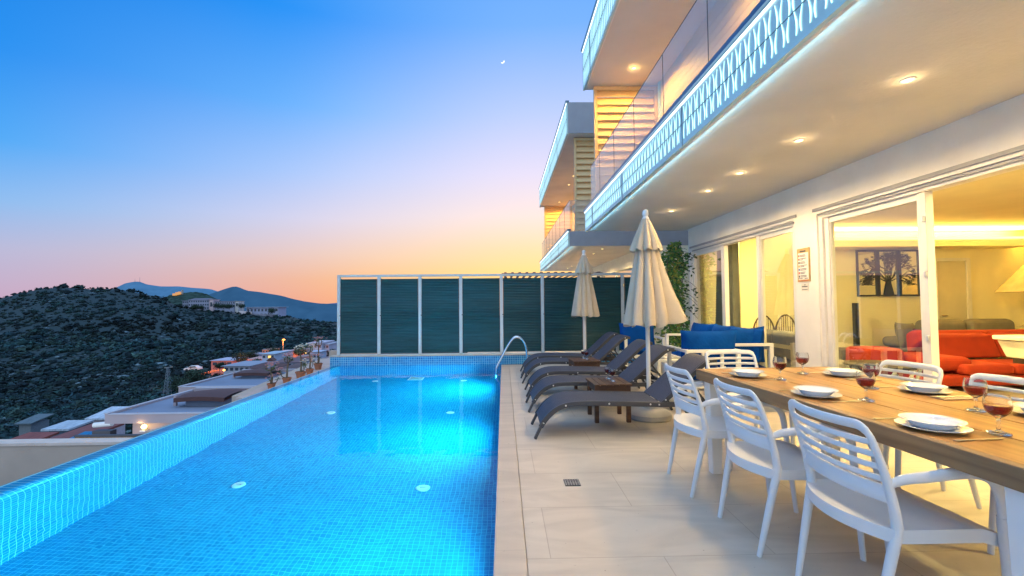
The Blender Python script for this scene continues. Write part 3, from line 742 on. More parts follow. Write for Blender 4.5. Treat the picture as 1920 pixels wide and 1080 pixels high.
# ------------------------------------------------------------------ sun loungers
def make_lounger():
    t = thing('sun_lounger', '', 'sun lounger', (0,0,0), group='charcoal sun loungers in a row beside the pool')
    prof = bez([(.055,0,.125),(.095,0,.185),(.15,0,.245),(.225,0,.300),(.33,0,.335),(.5,0,.345),(.85,0,.338),(1.215,0,.325)], 5)
    back = bez([(1.225,0,.33),(1.40,0,.485),(1.57,0,.64),(1.65,0,.705),(1.715,0,.738),(1.775,0,.738)], 5)
    def strip(pts, y0, y1, th):
        m = MB(); nn = len(pts)
        m.sweep([(p.x, (y0+y1)/2, p.z) for p in pts], RECT(y1-y0, th), lambda i: (-(pts[min(i+1,nn-1)]-pts[max(i-1,0)]).z, 0, (pts[min(i+1,nn-1)]-pts[max(i-1,0)]).x))
        return m
    strip(prof, .024, .526, .010).build('seat_sling', 'sling', t, smooth=30)
    bs = strip(back, .026, .524, .010).build('backrest', 'sling', t, smooth=30)
    fr = MB(); low = [Vector((p.x, 0, p.z-.016)) for p in prof]+[Vector((1.5,0,.308)), Vector((1.72,0,.300))]
    for y in (.012, .538):
        fr.sweep([(p.x, y, p.z) for p in low], RECT(.024, .046), (0,.0,1) if False else (lambda i: (-(low[min(i+1,len(low)-1)]-low[max(i-1,0)]).z, 0, (low[min(i+1,len(low)-1)]-low[max(i-1,0)]).x)))
    fr.box(1.70, 1.73, .024, .526, .282, .318); fr.box(.06, .085, .024, .526, .10, .125)
    fr.build('frame', 'loung_frame', t, smooth=35, bevel=.004)
    bf = MB(); bl = [Vector((p.x+.008, 0, p.z-.016)) for p in back]
    for y in (.012+.004, .538-.004):
        bf.sweep([(p.x, y, p.z) for p in bl], RECT(.022, .040), lambda i: (-(bl[min(i+1,len(bl)-1)]-bl[max(i-1,0)]).z, 0, (bl[min(i+1,len(bl)-1)]-bl[max(i-1,0)]).x))
    bf.box(1.765, 1.785, .026, .524, .70, .732)
    bf.build('back_frame', 'loung_frame', bs, smooth=35, bevel=.004)
    for y in (.012, .538):
        MB().bar((.075, y, .15), (.0, y, 0.0), .026, .046, (0,1,0)).build('leg', 'loung_frame', t, bevel=.004)
        MB().bar((1.60, y, .29), (1.735, y, 0.0), .026, .046, (0,1,0)).build('leg', 'loung_frame', t, bevel=.004)
    st = MB()
    for y in (.06, .49):
        st.bar((1.50, y, .555), (1.685, y, .315), .018, .028, (0,1,0)); st.bar((1.36, y, .425), (1.58, y, .30), .018, .022, (0,1,0))
    st.tube([(1.50,.05,.56),(1.50,.50,.56)], .010, 8, (0,0,1)); st.tube([(1.60,.03,.43),(1.60,.52,.43)], .010, 8, (0,0,1))
    st.build('support_strut', 'loung_frame', t, bevel=.002)
    for i, (x, z) in enumerate([(.082,.145),(.30,.312),(.72,.325),(1.12,.315),(1.205,.310)]):
        MB().lathe([(0,.006),(.007,.005),(.009,0)], 10).build('bolt', 'bolt', t).matrix_local = Matrix.Translation((x, 0.0, z)) @ Matrix.Rotation(PI/2, 4, 'X')
    for x, z in ((1.27,.355),(1.70,.722)):
        MB().lathe([(0,.006),(.007,.005),(.009,0)], 10).build('bolt', 'bolt', t).matrix_local = Matrix.Translation((x, 0.0035, z)) @ Matrix.Rotation(PI/2, 4, 'X')
    return t
lo = make_lounger()
LL = [(4.41, 'charcoal sun lounger nearest the camera, in front of the near side table'), (5.49, 'charcoal sun lounger just behind the near side table, second from the camera'),
      (6.39, 'charcoal sun lounger just in front of the far side table, third from the camera'), (7.46, 'charcoal sun lounger just behind the far side table, fourth from the camera'),
      (8.28, 'charcoal sun lounger farthest from the camera, by the handrail')]
for i, (y, lab) in enumerate(LL):
    o = lo if i == 0 else dup(lo)
    o.location = (.30+random.uniform(-.012, .012), y, .003); o.rotation_euler = (0, 0, math.radians([0, .5, -.4, .3, -.3][i])); o['label'] = lab

# side tables
def side_table(loc, rz, label):
    t = thing('side_table', label, 'side table', loc, rz, 'dark wooden side tables between loungers')
    tp = MB()
    for i in range(6): tp.box(-.21+.0705*i, -.145+.0705*i, -.235, .235, .400, .420)
    tp.build('slatted_top', 'dark_wood', t, bevel=.002)
    ap = MB(); ap.box(-.185, .185, -.205, -.187, .335, .399); ap.box(-.185, .185, .187, .205, .335, .399); ap.box(-.19, -.172, -.187, .187, .335, .399); ap.box(.172, .19, -.187, .187, .335, .399)
    ap.build('apron', 'dark_wood', t)
    for x in (-1, 1):
        for y in (-1, 1): MB().box(x*.175-.022, x*.175+.022, y*.19-.022, y*.19+.022, 0, .399).build('leg', 'dark_wood', t, bevel=.003)
side_table((1.175, 5.17, 0), math.radians(1), 'dark wooden side table nearer the camera, between first and second loungers')
side_table((1.25, 7.15, 0), math.radians(4), 'dark wooden side table farther from the camera, between third and fourth loungers')

# goblets
GO = [(0,.0),(.034,.0),(.036,.003),(.030,.006),(.012,.010),(.0055,.016),(.0065,.024),(.0050,.034),(.0070,.044),(.0055,.054),(.009,.060),(.021,.068),(.033,.080),(.0395,.098),(.0405,.112),(.038,.130),(.0345,.144)]
GI = [(.0335,.144),(.037,.130),(.0392,.112),(.0382,.098),(.0318,.081),(.020,.070),(.0,.066)]
GW = [(0,.0665),(.0195,.0706),(.0312,.0816),(.0375,.0982),(.0383,.106),(.0,.106)]
def make_goblet():
    t = thing('wine_glass', '', 'wine glass', (0,0,0), group='goblets of red wine')
    MB().lathe(GO+GI, 28).build('bowl', 'glass', t, smooth=60)
    MB().lathe(GW, 28).build('wine', 'wine', t, smooth=50)
    return t
gob = make_goblet(); first = [True]
def goblet(x, y, z, label, s=1.0):
    o = gob if first[0] else dup(gob)
    first[0] = False
    o.location = (x, y, z); o['label'] = label; o.scale = (s, s, s); o.rotation_euler = (0, 0, random.uniform(0, 6))
goblet(1.205, 5.30, .421, 'red wine glass on the near side table, the farther of its pair')
goblet(1.22, 5.14, .421, 'red wine glass on the near side table, the closer of its pair')
goblet(1.27, 7.30, .421, 'red wine glass on the far side table, the farther of its pair')
goblet(1.295, 7.17, .421, 'red wine glass on the far side table, the closer of its pair')

# ------------------------------------------------------------------ dining table
TZ = .77
TR = math.radians(2.6)
tb = thing('dining_table', 'long rustic wooden dining table with thick edge and white legs', 'table', (2.12, 2.49, 0), TR)
tx0, tx1, ty0, ty1 = -.545, .545, -1.15, 1.15
tp = MB(); n_pl = 7; wpl = (tx1-tx0-.09)/n_pl
for i in range(n_pl):
    a = tx0+.045+wpl*i; tp.box(a+.0012, a+wpl-.0012, ty0+.02, ty1-.02, TZ-.045, TZ-.0015*(i % 2))
tp.build('tabletop', 'table', tb, bevel=.0025)
ed = MB(); ed.box(tx0, tx0+.045, ty0, ty1, TZ-.078, TZ+.001); ed.box(tx1-.045, tx1, ty0, ty1, TZ-.078, TZ+.001)
ed.box(tx0+.0455, tx1-.0455, ty0, ty0+.0195, TZ-.078, TZ+.0005); ed.box(tx0+.0455, tx1-.0455, ty1-.0195, ty1, TZ-.078, TZ+.0005)
ed.build('edge_band', 'table_edge', tb, bevel=.004)
MB().box(tx0+.12, tx1-.12, ty0+.12, ty1-.12, TZ-.075, TZ-.046).build('underframe', 'table_edge', tb)
for x in (-1, 1):
    for y in (-1, 1):
        cx, cy = x*(tx1-.075), y*(ty1-.13)
        MB().bar((cx, cy, 0), (cx, cy, TZ-.0785), .07, .07, (0,1,0), .105, .09).build('leg', 'white', tb, bevel=.004)
def T(u, v):  # from table-local to world
    p = Matrix.Rotation(TR, 3, 'Z') @ Vector((u, v, 0)); return p.x+2.12, p.y+2.49

# place settings
DP = [(0,.004),(.068,.004),(.072,.0),(.080,.004),(.119,.015),(.121,.017),(.118,.018),(.078,.008),(.0,.007)]
SP = [(0,.004),(.058,.004),(.062,.0),(.072,.006),(.083,.021),(.105,.029),(.107,.031),(.104,.032),(.080,.025),(.069,.012),(.0,.009)]
dinner = MB().lathe(DP, 40).build('dinner_plate', 'china', smooth=50); soup = MB().lathe(SP, 40).build('soup_plate', 'china', smooth=50)
tag(dinner, '', 'plate', 'wide white dinner plates'); tag(soup, '', 'plate', 'white soup plates')
def knife_mesh():
    m = MB(); m.prism([(-.105,-.008),(-.02,-.006),(.0,-.008),(.095,-.009),(.11,-.002),(.105,.004),(-.105,.006)], .001, .0035); return m
def fork_mesh():
    m = MB(); m.prism([(-.10,-.009),(-.03,-.003),(.04,-.003),(.05,-.011),(.06,-.012),(.06,.012),(.05,.011),(.04,.003),(-.03,.003),(-.10,.009)], .002, .0045)
    for k in range(4): m.box(.06, .10, -.012+.0068*k, -.0085+.0068*k, .003, .0055)
    return m
kn = knife_mesh().build('table_knife', 'cutlery', bevel=.0008); fk = fork_mesh().build('table_fork', 'cutlery', bevel=.0008)
tag(kn, '', 'knife', 'table knives'); tag(fk, '', 'fork', 'table forks')
napm = MB().box(-.10, .10, -.045, .045, 0, .004).build('napkin', mat('cream_napkin', (.50, .36, .20), .9, var=.1), bevel=.0015); tag(napm, '', 'napkin', 'folded napkins')
SET = [(1.73, 3.22, 1, 'far', 'left'), (1.74, 2.53, 1, 'middle', 'left'), (1.76, 1.86, 1, 'near', 'left'), (2.40, 3.20, -1, 'far', 'right'), (2.42, 2.60, -1, 'middle', 'right'), (2.45, 2.03, -1, 'near', 'right')]
def place(src, cnt, loc, rz, label):
    o = src if cnt == 0 else src.copy()
    if cnt: COL.objects.link(o)
    o.location = loc; o.rotation_euler = (0, 0, rz); o['label'] = label
for i, (x, y, s, dist, side) in enumerate(SET):
    where = f'at the {dist} {side} place of the table'
    rz = TR+(0 if s > 0 else PI)
    place(dinner, i, (x, y, TZ+.0015), random.uniform(0, 6), f'wide white dinner plate, lower of two, {where}')
    place(soup, i, (x+.004, y+.006, TZ+.0095), random.uniform(0, 6), f'deep white plate stacked on top {where}')
    # right hand is toward -y for the left row (facing +x)
    place(kn, i, (x+s*.03, y-s*.155, TZ+.0012), rz+random.uniform(-.06, .06), f'steel knife lying {where}')
    if s < 0: place(napm, i-3, (x+s*.02, y-s*.225-.0, TZ+.0012), rz+random.uniform(-.05, .05), f'folded tan napkin under the knife {where}') if False else None
    place(fk, i, (x-s*.01, y+s*.165, TZ+.0055 if s < 0 else TZ+.0012), rz+random.uniform(-.06, .06), f'steel fork lying {where}')
    if s < 0: place(napm, i-3, (x-s*.005, y+s*.165, TZ+.0012), rz+random.uniform(-.05, .05), f'folded tan napkin under the fork {where}')
GL = [(1.87,3.07,'left','far'),(2.19,3.32,'right','far'),(1.92,2.40,'left','middle'),(2.22,2.73,'right','middle'),(2.25,2.15,'right','near'),(1.95,1.78,'left','near')]
for x, y, side, dist in GL:
    goblet(x, y, TZ+.0012, f'glass of red wine by the {dist} {side} plate of the table', 1.06)

# ------------------------------------------------------------------ dining chairs
def make_chair():
    t = thing('dining_chair', '', 'chair', (0,0,0), group='white slatted resin armchairs round the dining table')
    hw = .232
    def post(z):  # rear post x and y at height z
        if z < .44: k = z/.44; return Vector((.005+.095*k, hw-.02+.02*k, z))
        k = (z-.44)/.39; return Vector((.10+.006*math.sin(PI*k)-.105*k**1.25, hw+.003*math.sin(PI*k)-.004*k, z))
    SCL = lambda z: .72+.42*math.sin(min(1, z/.46)*PI/2) if z < .46 else 1.14-.42*min(1, (z-.46)/.30)
    zs = np.linspace(.44, .775, 16)
    loop = [(p.x, -p.y, p.z) for p in (post(z) for z in zs)]
    cor = post(.775); tp_ = post(.828)
    for a in np.linspace(.2, PI/2, 6): loop.append((cor.x+(tp_.x-cor.x)*math.sin(a), -(cor.y-.05*(1-math.cos(a))), .775+.048*math.sin(a)))
    for q in np.linspace(-.9, .9, 17)[1:-1]: loop.append((tp_.x-.046*(1-q*q)+.008, q*(cor.y-.05)/.9, .823))
    loop += [(x, -y, z) for x, y, z in reversed(loop[:len(zs)+6])]
    lsc = []
    for i, p in enumerate(loop):
        k = SCL(p[2]); top = p[2] > .80
        lsc.append((k*(1.62 if top else 1), k*(.80 if top else 1)))
    def lup(i):
        z = loop[i][2]; f_ = max(0, min(1, (z-.775)/.048)); sy = -1 if i < len(loop)/2 else 1
        return (.96, -.0, .25)
    MB().sweep(loop, OVAL(.036, .034, 12), lup, scales=lsc).build('back_frame', 'chair', t, smooth=60)
    for s in (-1, 1):
        pts = [post(z) for z in np.linspace(0, .445, 14)]
        MB().sweep([(p.x, s*p.y, p.z) for p in pts], OVAL(.036, .034, 12), (.96,0,.25), scales=[(SCL(p.z),)*2 for p in pts]).build('leg', 'chair', t, smooth=60)
        # front leg flows up into the arm in one bent loop
        lg = bez([(.505, s*.262, 0), (.485, s*.268, .22), (.468, s*.274, .42), (.460, s*.280, .50)], 6)
        MB().sweep(lg, OVAL(.034, .040, 12), (0,1,0), scales=[(.7+.3*i/18, .75+.3*i/18) for i in range(len(lg))]).build('leg', 'chair', t, smooth=60)
        ar = bez([(.460, s*.280, .50), (.450, s*.283, .580), (.418, s*.285, .640), (.365, s*.284, .664), (.29, s*.279, .662), (.20, s*.268, .648), (.125, s*.251, .634), (.088, s*.239, .618), (.066, s*.234, .604)], 6)
        na = len(ar)
        MB().sweep(ar, OVAL(.040, .024, 12), (0,1,0), scales=[(.82+.35*math.sin(PI*min(1, i/(na-1)*1.1)), 1.25-.3*math.sin(PI*i/(na-1))) for i in range(na)]).build('armrest', 'chair', t, smooth=60)
    # seat shell
    def rear(y): return .085-.085*(1-(y/.25)**2)
    def seat(u, v):
        y = -.245+.49*v+(-.01+.02*v)*u; xr = rear(min(.25, max(-.25, y))); x = xr+(.485-xr)*u
        z = .445-.018*math.sin(PI*u)*(1-(abs(y)/.25)**3)-.022*max(0, u-.82)/.18
        return x, y, z
    st = MB(); st.grid(seat, 16, 16)
    st.grid(lambda u, v: (seat(u, v)[0], seat(u, v)[1], seat(u, v)[2]-(.030 if .01 < u < .99 and .01 < v < .99 else .050)), 16, 16, flip=True)
    rim = []
    for i in range(16): rim.append((i/16, 0))
    for i in range(16): rim.append((1, i/16))
    for i in range(16): rim.append((1-i/16, 1))
    for i in range(16): rim.append((0, 1-i/16))
    vs = []
    for u, v in rim: p = seat(u, v); vs += [p, (p[0], p[1], p[2]-.050)]
    k = len(rim); st.add(vs, [(2*i, 2*((i+1) % k), 2*((i+1) % k)+1, 2*i+1) for i in range(k)])
    bm = st.build('seat', 'chair', t, smooth=45)
    # curved back: top rail, thin slats and a broad lower panel
    def slat(z, h, th, name, bow=.045, droop=.0):
        pts = []
        for i in range(17):
            y = -1+2*i/16; p = post(z)
            pts.append((p.x-bow*(1-y*y), y*(p.y-.002), z-droop*(1-y*y)))
        m = MB(); m.sweep(pts, [(-th/2,-h/2+.003),(-th/2+.003,-h/2),(th/2-.003,-h/2),(th/2,-h/2+.003),(th/2,h/2-.003),(th/2-.003,h/2),(-th/2+.003,h/2),(-th/2,h/2-.003)], (.18,0,1))
        return m.build(name, 'chair', t, smooth=50)
    for i, z in enumerate((.765, .718, .671, .625)): slat(z, .023, .011, 'slat', bow=.045)
    slat(.568, .064, .013, 'back_panel', bow=.045)
    return t
ch = make_chair()
CH = [((1.24, 3.275), 0, 'white slatted armchair on the pool side, farthest of three backs facing us'),
      ((1.29, 2.56), 0, 'white slatted armchair on the pool side, middle of the three'),
      ((1.365, 1.94), 1, 'white slatted armchair nearest the camera with its whole arm in view'),
      ((2.985, 3.31), 180+4, 'white armchair on the house side in front of the tall glass pane'),
      ((2.975, 2.62), 180+3, 'white armchair on the house side cut off by the right edge'),
      ((2.14, 4.30), -90+1, 'white armchair at the far head of the table by the blue sofas')]
for i, ((x, y), r, lab) in enumerate(CH):
    o = ch if i == 0 else dup(ch)
    o.location = (x, y, 0); o.rotation_euler = (0, 0, math.radians(r)); o['label'] = lab

# ------------------------------------------------------------------ blue lounge set
def pillow(m, c, sx, sy, sz, rot=None, puff=.9, seed=0):
    """soft cushion: thin axis y, pinched corners"""
    R = rot or Matrix.Identity(3); c = Vector(c)
    def f(sgn):
        def g(u, v):
            a, b = 2*u-1, 2*v-1
            e = (1-abs(a)**2.6)*(1-abs(b)**2.6)
            pin = 1-.07*(1-abs(a*b)**.0) if False else 1
            x = a*sx/2*(1-.06*(1-abs(b)**2)*abs(a)); z = b*sz/2*(1-.07*(1-abs(a)**2)*abs(b))
            y = sgn*(sy/2*max(0, e)**.45+.004)+.012*noise.noise((x*7+seed, z*7, sgn*2))*e
            return tuple(c + R @ Vector((x, y, z)))
        return g
    m.grid(f(1), 18, 18); m.grid(f(-1), 18, 18, flip=True); return m
def box_frame(m, x0, x1, y0, y1, zs, zt, s=.05):
    pass
# armchair seen from behind, between loungers and table
ac = thing('lounge_armchair', 'white framed lounge chair with blue cushions, its back to the camera', 'armchair', (2.16, 5.38, 0))
fr = MB()
for x in (0, .61):
    for y in (0, .60): fr.box(x, x+.045, y, y+.045, 0, .70)
fr.box(-.0, .655, -.001, .046, .70, .735); fr.box(0, .05, .046, .645, .70, .735); fr.box(.605, .655, .046, .645, .70, .735)
fr.box(.045, .61, .005, .04, .28, .33); fr.box(.045, .61, .605, .64, .28, .33); fr.box(.005, .04, .045, .60, .28, .33); fr.box(.615, .65, .045, .60, .28, .33)
for x in (.19, .42): fr.box(x, x+.035, .008, .04, .33, .70)
fr.build('frame', 'white', ac, bevel=.004)
pillow(MB(), (.33, .15, .735), .70, .22, .46, Matrix.Rotation(.14, 3, 'X'), seed=3).build('back_cushion', 'blue', ac, smooth=80)
sc_ = MB(); pillow(sc_, (.33, .34, .42), .58, .17, .60, Matrix.Rotation(PI/2, 3, 'X'), seed=5); sc_.build('seat_cushion', 'blue', ac, smooth=80)
# sofa along the house wall
sf = thing('lounge_sofa', 'long white framed sofa with blue cushions against the house wall', 'sofa', (2.86, 5.95, 0))
fr = MB()
for x in (0, .64):
    for y in (0, 2.05): fr.box(x, x+.05, y, y+.05, 0, .715)
fr.box(-.0, .69, -.001, .051, .715, .75); fr.box(0, .69, 2.05, 2.101, .715, .75); fr.box(.65, .69, .052, 2.05, .66, .71)
fr.box(.05, .64, .005, .045, .28, .33); fr.box(.05, .64, 2.055, 2.095, .28, .33); fr.box(.005, .045, .05, 2.05, .28, .33); fr.box(.645, .685, .05, 2.05, .28, .33)
fr.build('frame', 'white', sf, bevel=.004)
for i, (y, tl) in enumerate(((.36, .10), (1.05, -.08), (1.70, .1))):
    pillow(MB(), (.50+.02*(i % 2), y, .72), .70, .24, .46, Matrix.Rotation(PI/2+tl, 3, 'Z') @ Matrix.Rotation(.16, 3, 'X'), seed=7+i).build('back_cushion', 'blue', sf, smooth=80)
sc_ = MB(); pillow(sc_, (.33, 1.04, .42), .60, .17, 1.95, Matrix.Rotation(PI/2, 3, 'X'), seed=15); sc_.build('seat_cushion', 'blue', sf, smooth=80)
pillow(MB(), (.40, .19, .70), .56, .20, .50, Matrix.Rotation(-.08, 3, 'Y') @ Matrix.Rotation(.14, 3, 'X'), seed=21).build('throw_cushion', 'blue', sf, smooth=80)
# armchair facing the camera by the fence
a2 = thing('lounge_armchair', 'white framed lounge chair with blue cushions facing us by the fence', 'armchair', (2.22, 8.35, 0))
fr = MB()
for x in (0, .70):
    for y in (0, .62): fr.box(x, x+.05, y, y+.05, 0, .62)
fr.box(0, .05, -.001, .671, .62, .655); fr.box(.70, .75, -.001, .671, .62, .655); fr.box(.05, .70, .63, .67, .60, .65)
fr.box(.05, .70, .005, .045, .28, .33); fr.box(.05, .70, .585, .62, .28, .33); fr.box(.005, .045, .05, .62, .28, .33); fr.box(.705, .745, .05, .62, .28, .33)
fr.build('frame', 'white', a2, bevel=.004)
pillow(MB(), (.375, .50, .67), .70, .20, .48, Matrix.Rotation(-.12, 3, 'X'), seed=31).build('back_cushion', 'blue', a2, smooth=80)
sc_ = MB(); pillow(sc_, (.375, .28, .42), .66, .17, .60, Matrix.Rotation(PI/2, 3, 'X'), seed=35); sc_.build('seat_cushion', 'blue', a2, smooth=80)
# low table of the lounge set
ct = thing('coffee_table', 'low white framed coffee table between the blue seats', 'coffee table', (2.28, 6.75, 0))
fr = MB()
for x in (0, .45):
    for y in (0, .75): fr.box(x, x+.045, y, y+.045, 0, .42)
fr.box(0, .495, 0, .045, .42, .45); fr.box(0, .495, .75, .795, .42, .45); fr.box(0, .045, .046, .749, .42, .45); fr.box(.45, .495, .046, .749, .42, .45)
fr.build('frame', 'white', ct, bevel=.004); MB().box(.047, .448, .047, .748, .43, .442).build('top', mat('pale_table_panel', (.55,.50,.44), .25, var=.05), ct)
pl = MB().lathe([(0,.003),(.05,.003),(.09,.014),(.092,.017),(.05,.007),(0,.007)], 24).build('small_plate', 'china', smooth=50); pl.location = (2.52, 6.98, .443)
tag(pl, 'small white plate on the low coffee table of the lounge set', 'plate')

# ------------------------------------------------------------------ living room furniture
def rounded(m, x0, x1, y0, y1, z0, z1): return m.box(x0, x1, y0, y1, z0, z1)
rs = thing('corner_sofa', 'bright orange red corner sofa inside the living room', 'sofa', (6.0, 6.25, .0)); rs.scale = (1, 1, .94)
MB().box(.0, 2.75, .0, 1.0, .10, .26).build('base', 'orange', rs, bevel=.05, seg=3)
for k, (a, b) in enumerate(((.42, 1.12), (1.13, 1.80), (1.81, 2.48))):
    MB().box(a, b, -.02, .66, .265, .42).build('seat_cushion', 'orange', rs, bevel=.06, seg=4)
for k, (a, b) in enumerate(((.62, 1.62), (1.64, 2.62))):
    q = MB(); q.prism([(.58,.44),(.70,.44),(.98,.80),(.90,.84),(.72,.80)], a, b, axis=0); q.build('back_cushion', 'orange', rs, bevel=.05, seg=4)
    q = MB(); q.prism([(.80,.70),(1.08,.44),(1.10,.80),(.98,.88),(.86,.86)], a-.07, b-.0, axis=0); q.build('headrest', 'orange', rs, bevel=.05, seg=4)
q = MB(); q.box(.0, .66, .10, .92, .30, .52); q.build('armrest', 'orange', rs, bevel=.09, seg=4)
MB().box(-.55, .0, .45, 1.0, .26, .62).build('chaise_back', 'orange', rs, bevel=.08, seg=4)
for x in (.06, 2.6): MB().box(x, x+.06, .05, .12, 0, .10).build('foot', 'black', rs)
gs = thing('upholstered_sofa', 'olive grey sofa with two rounded backs against the far room wall', 'sofa', (7.25, 7.75, .012))
MB().box(0, 2.2, 0, .85, .10, .42).build('seat', 'grey_fab', gs, bevel=.06, seg=3)
for a, b in ((.55, 1.42), (1.44, 2.35)): MB().box(a, b, .58, .84, .43, .93).build('back_cushion', 'grey_fab', gs, bevel=.12, seg=4)
MB().box(-.1, .5, .1, .8, .43, .62).build('armrest', 'grey_fab', gs, bevel=.08, seg=4)
t = thing('cushion', 'grey and plum scatter cushions leaning on the grey sofa', 'cushion', (6.95, 7.55, .45))
pillow(MB(), (0, .2, .24), .46, .16, .46, Matrix.Rotation(-.2, 3, 'X') @ Matrix.Rotation(.3, 3, 'Z'), seed=41).build('pillow', 'grey_fab', t, smooth=80)
t = tag(pillow(MB(), (0, 0, .0), .40, .15, .38, Matrix.Rotation(-.2, 3, 'X'), seed=43).build('cushion', mat('plum_fabric', (.16, .03, .05), .9, var=.1), smooth=80), 'plum red scatter cushion in front of a grey one', 'cushion'); t.location = (7.02, 7.45, .64)
D.objects['cushion']['label'] = 'olive grey scatter cushion leaning at the end of the grey sofa'
s3 = thing('upholstered_sofa', 'dark grey sofa seen through the window above the blue seats', 'sofa', (4.15, 6.35, .012))
MB().box(0, .9, 0, 1.5, .10, .42).build('seat', 'grey_fab', s3, bevel=.06, seg=3)
for a, b in ((.02, .74), (.76, 1.48)): MB().box(.0, .25, a, b, .43, .84).build('back_cushion', 'grey_fab', s3, bevel=.09, seg=4)
for x in (.05, .8):
    for y in (.05, 1.4): MB().box(x, x+.05, y, y+.05, 0, .10).build('foot', 'dark_wood', s3)
# rattan chairs beyond it
def rattan(loc, lab):
    t = thing('rattan_chair', lab, 'chair', loc, group='rattan chairs inside the living room')
    m = MB()
    arc = [(.21*math.cos(a), 0, .62+.42*math.sin(a)) for a in np.linspace(0, PI, 14)]
    m.tube([(.21,0,.45)]+arc+[(-.21,0,.45)], .014, 8, (0,1,0))
    for k in range(-4, 5):
        x = k*.042; m.tube([(x, 0, .46), (x, -.0, .62+.42*math.sqrt(max(0, 1-(x/.21)**2))-.01)], .006, 6)
    m.build('backrest', mat('rattan', (.10, .06, .03), .7), t, smooth=60)
    MB().lathe([(0,.42),(.22,.42),(.23,.44),(.22,.46),(0,.46)], 20, (0,-.22,0)).build('seat', 'rattan' if 'rattan' in M else 'dark_wood', t)
    for x in (-.17, .17):
        for y in (-.38, -.05): MB().bar((x, y, 0), (x*.9, y, .42), .025, .025, (0,1,0)).build('leg', 'dark_wood', t)
rattan((4.72, 8.2, .012), 'rattan chair with arched back, left one behind the window')
rattan((5.22, 8.35, .012), 'rattan chair with arched back, right one behind the window')
# glass and carved coffee table
t = thing('coffee_table', 'round carved white coffee table with dark glass top in the living room', 'coffee table', (4.95, 5.9, .012))
MB().lathe([(0,.44),(.42,.44),(.43,.452),(.42,.464),(0,.464)], 32).build('top', 'black', t)
for k in range(10):
    a = 2*PI*k/10
    p = bez([(.36*math.cos(a), .36*math.sin(a), .02), (.40*math.cos(a+.2), .40*math.sin(a+.2), .15), (.34*math.cos(a+.45), .34*math.sin(a+.45), .3), (.38*math.cos(a+.6), .38*math.sin(a+.6), .43)], 5)
    MB().tube(p, .018, 6, (0,0,1) if False else (math.cos(a), math.sin(a), 0)).build('carved_rib', 'white', t, smooth=60)
MB().lathe([(.34,0),(.40,0),(.40,.03),(.34,.03),(.34,0)], 32).build('ring', 'white', t)
t = thing('television', 'slim dark television standing at the end wall', 'television', (6.6, 8.45, .012))
MB().box(-.035, .035, -.06, .02, .42, 1.25).build('screen', 'black', t, bevel=.005); MB().box(-.5, .4, -.3, .22, .0, .40).build('cabinet', 'joint', t, bevel=.005)
# floor lamp, folded blankets and a white storage box
t = thing('floor_lamp', 'tall floor lamp with a wide cream conical shade', 'lamp', (9.38, 7.7, .012))
MB().tube([(0,0,.02),(0,0,1.6)], .02, 10).build('stem', 'steel', t, smooth=60); MB().lathe([(0,0),(.16,0),(.16,.02),(0,.03)], 24).build('base', 'steel', t)
MB().lathe([(.62,1.42),(.18,1.98),(.17,1.98),(.61,1.42)], 32).build('shade', mat('cream_shade', (.45,.37,.24), .8), t, smooth=60)
t = thing('blanket', 'grey folded blankets piled behind the orange sofa', 'blanket', (8.85, 7.2, .012))
tag(MB().box(8.40, 9.30, 7.0, 7.4, .012, .79).build('console', 'room', bevel=.01), 'plain cream console carrying folded blankets behind the orange sofa', 'console')
q = MB(); q.grid(lambda u, v: (-.42+.84*u, -.18+.36*v, .785+.06+.03*noise.noise((u*6, v*4, 1))+.02*math.sin(u*9)), 24, 8); q.build('folds', 'grey_fab', t, smooth=60)
t = thing('storage_box', 'cream lidded storage box near the open terrace door', 'box', (5.47, 4.55, .012))
q = MB(); q.add([(-.15,-.2,.68),(.36,-.2,.68),(.36,.2,.68),(-.15,.2,.68),(-.20,-.24,.86),(.40,-.24,.86),(.40,.24,.86),(-.20,.24,.86)], [(3,2,1,0),(4,5,6,7),(0,1,5,4),(1,2,6,5),(2,3,7,6),(3,0,4,7)]); q.build('tub', mat('cream_plastic', (.70,.62,.45), .5), t, bevel=.01)
MB().box(-.23, .43, -.26, .26, .865, .91).build('lid', mat('cream_lid', (.74,.66,.48), .5), t, bevel=.01)
q = MB(); q.box(-.1, .3, -.18, .18, .62, .675); q.bar((-.05,0,0),(.1,0,.62),.05,.05,(0,1,0)); q.bar((.25,0,0),(.1,0,.62),.05,.05,(0,1,0)); q.build('stand', 'dark_wood', t)
# triptych of mirrors with a branching tree across them
t = thing('wall_art', 'three framed mirrors with a black branching tree spread across them', 'wall art', (7.49, 8.725, 1.835))
for k, (a, b) in enumerate(((-.62, -.215), (-.20, .205), (.22, .62))):
    f = MB(); f.box(a, a+.03, -.03, 0, -.45, .45); f.box(b-.03, b, -.03, 0, -.45, .45); f.box(a+.03, b-.03, -.03, 0, .42, .45); f.box(a+.03, b-.03, -.03, 0, -.45, -.42)
    o = f.build('frame', 'iron', t); MB().box(a+.03, b-.03, -.012, -.002, -.42, .42).build('mirror', 'mirror', o)
tr = MB(); rnd = random.Random(11)
def branch(x, z, ang, L, wd, dep):
    nx, nz = x+L*math.sin(ang), z+L*math.cos(ang)
    if abs(nx) > .60 or nz > .42 or nz < -.25: return
    tr.bar((x, -.026, z), (nx, -.026, nz), .006, wd, (0,1,0), None, wd*.72)
    if dep == 0: return
    for k in range(3 if dep > 5 else 2):
        branch(nx, nz, ang+rnd.uniform(-.75, .75)+(.25 if x > .05 else -.25 if x < -.05 else 0)*(1 if nz < .1 else .3), L*rnd.uniform(.70, .92), wd*.66, dep-1)
tr.add([(-.10,-.026,-.42),(.10,-.026,-.42),(.04,-.026,-.15),(-.04,-.026,-.15)], [(0,1,2,3)])
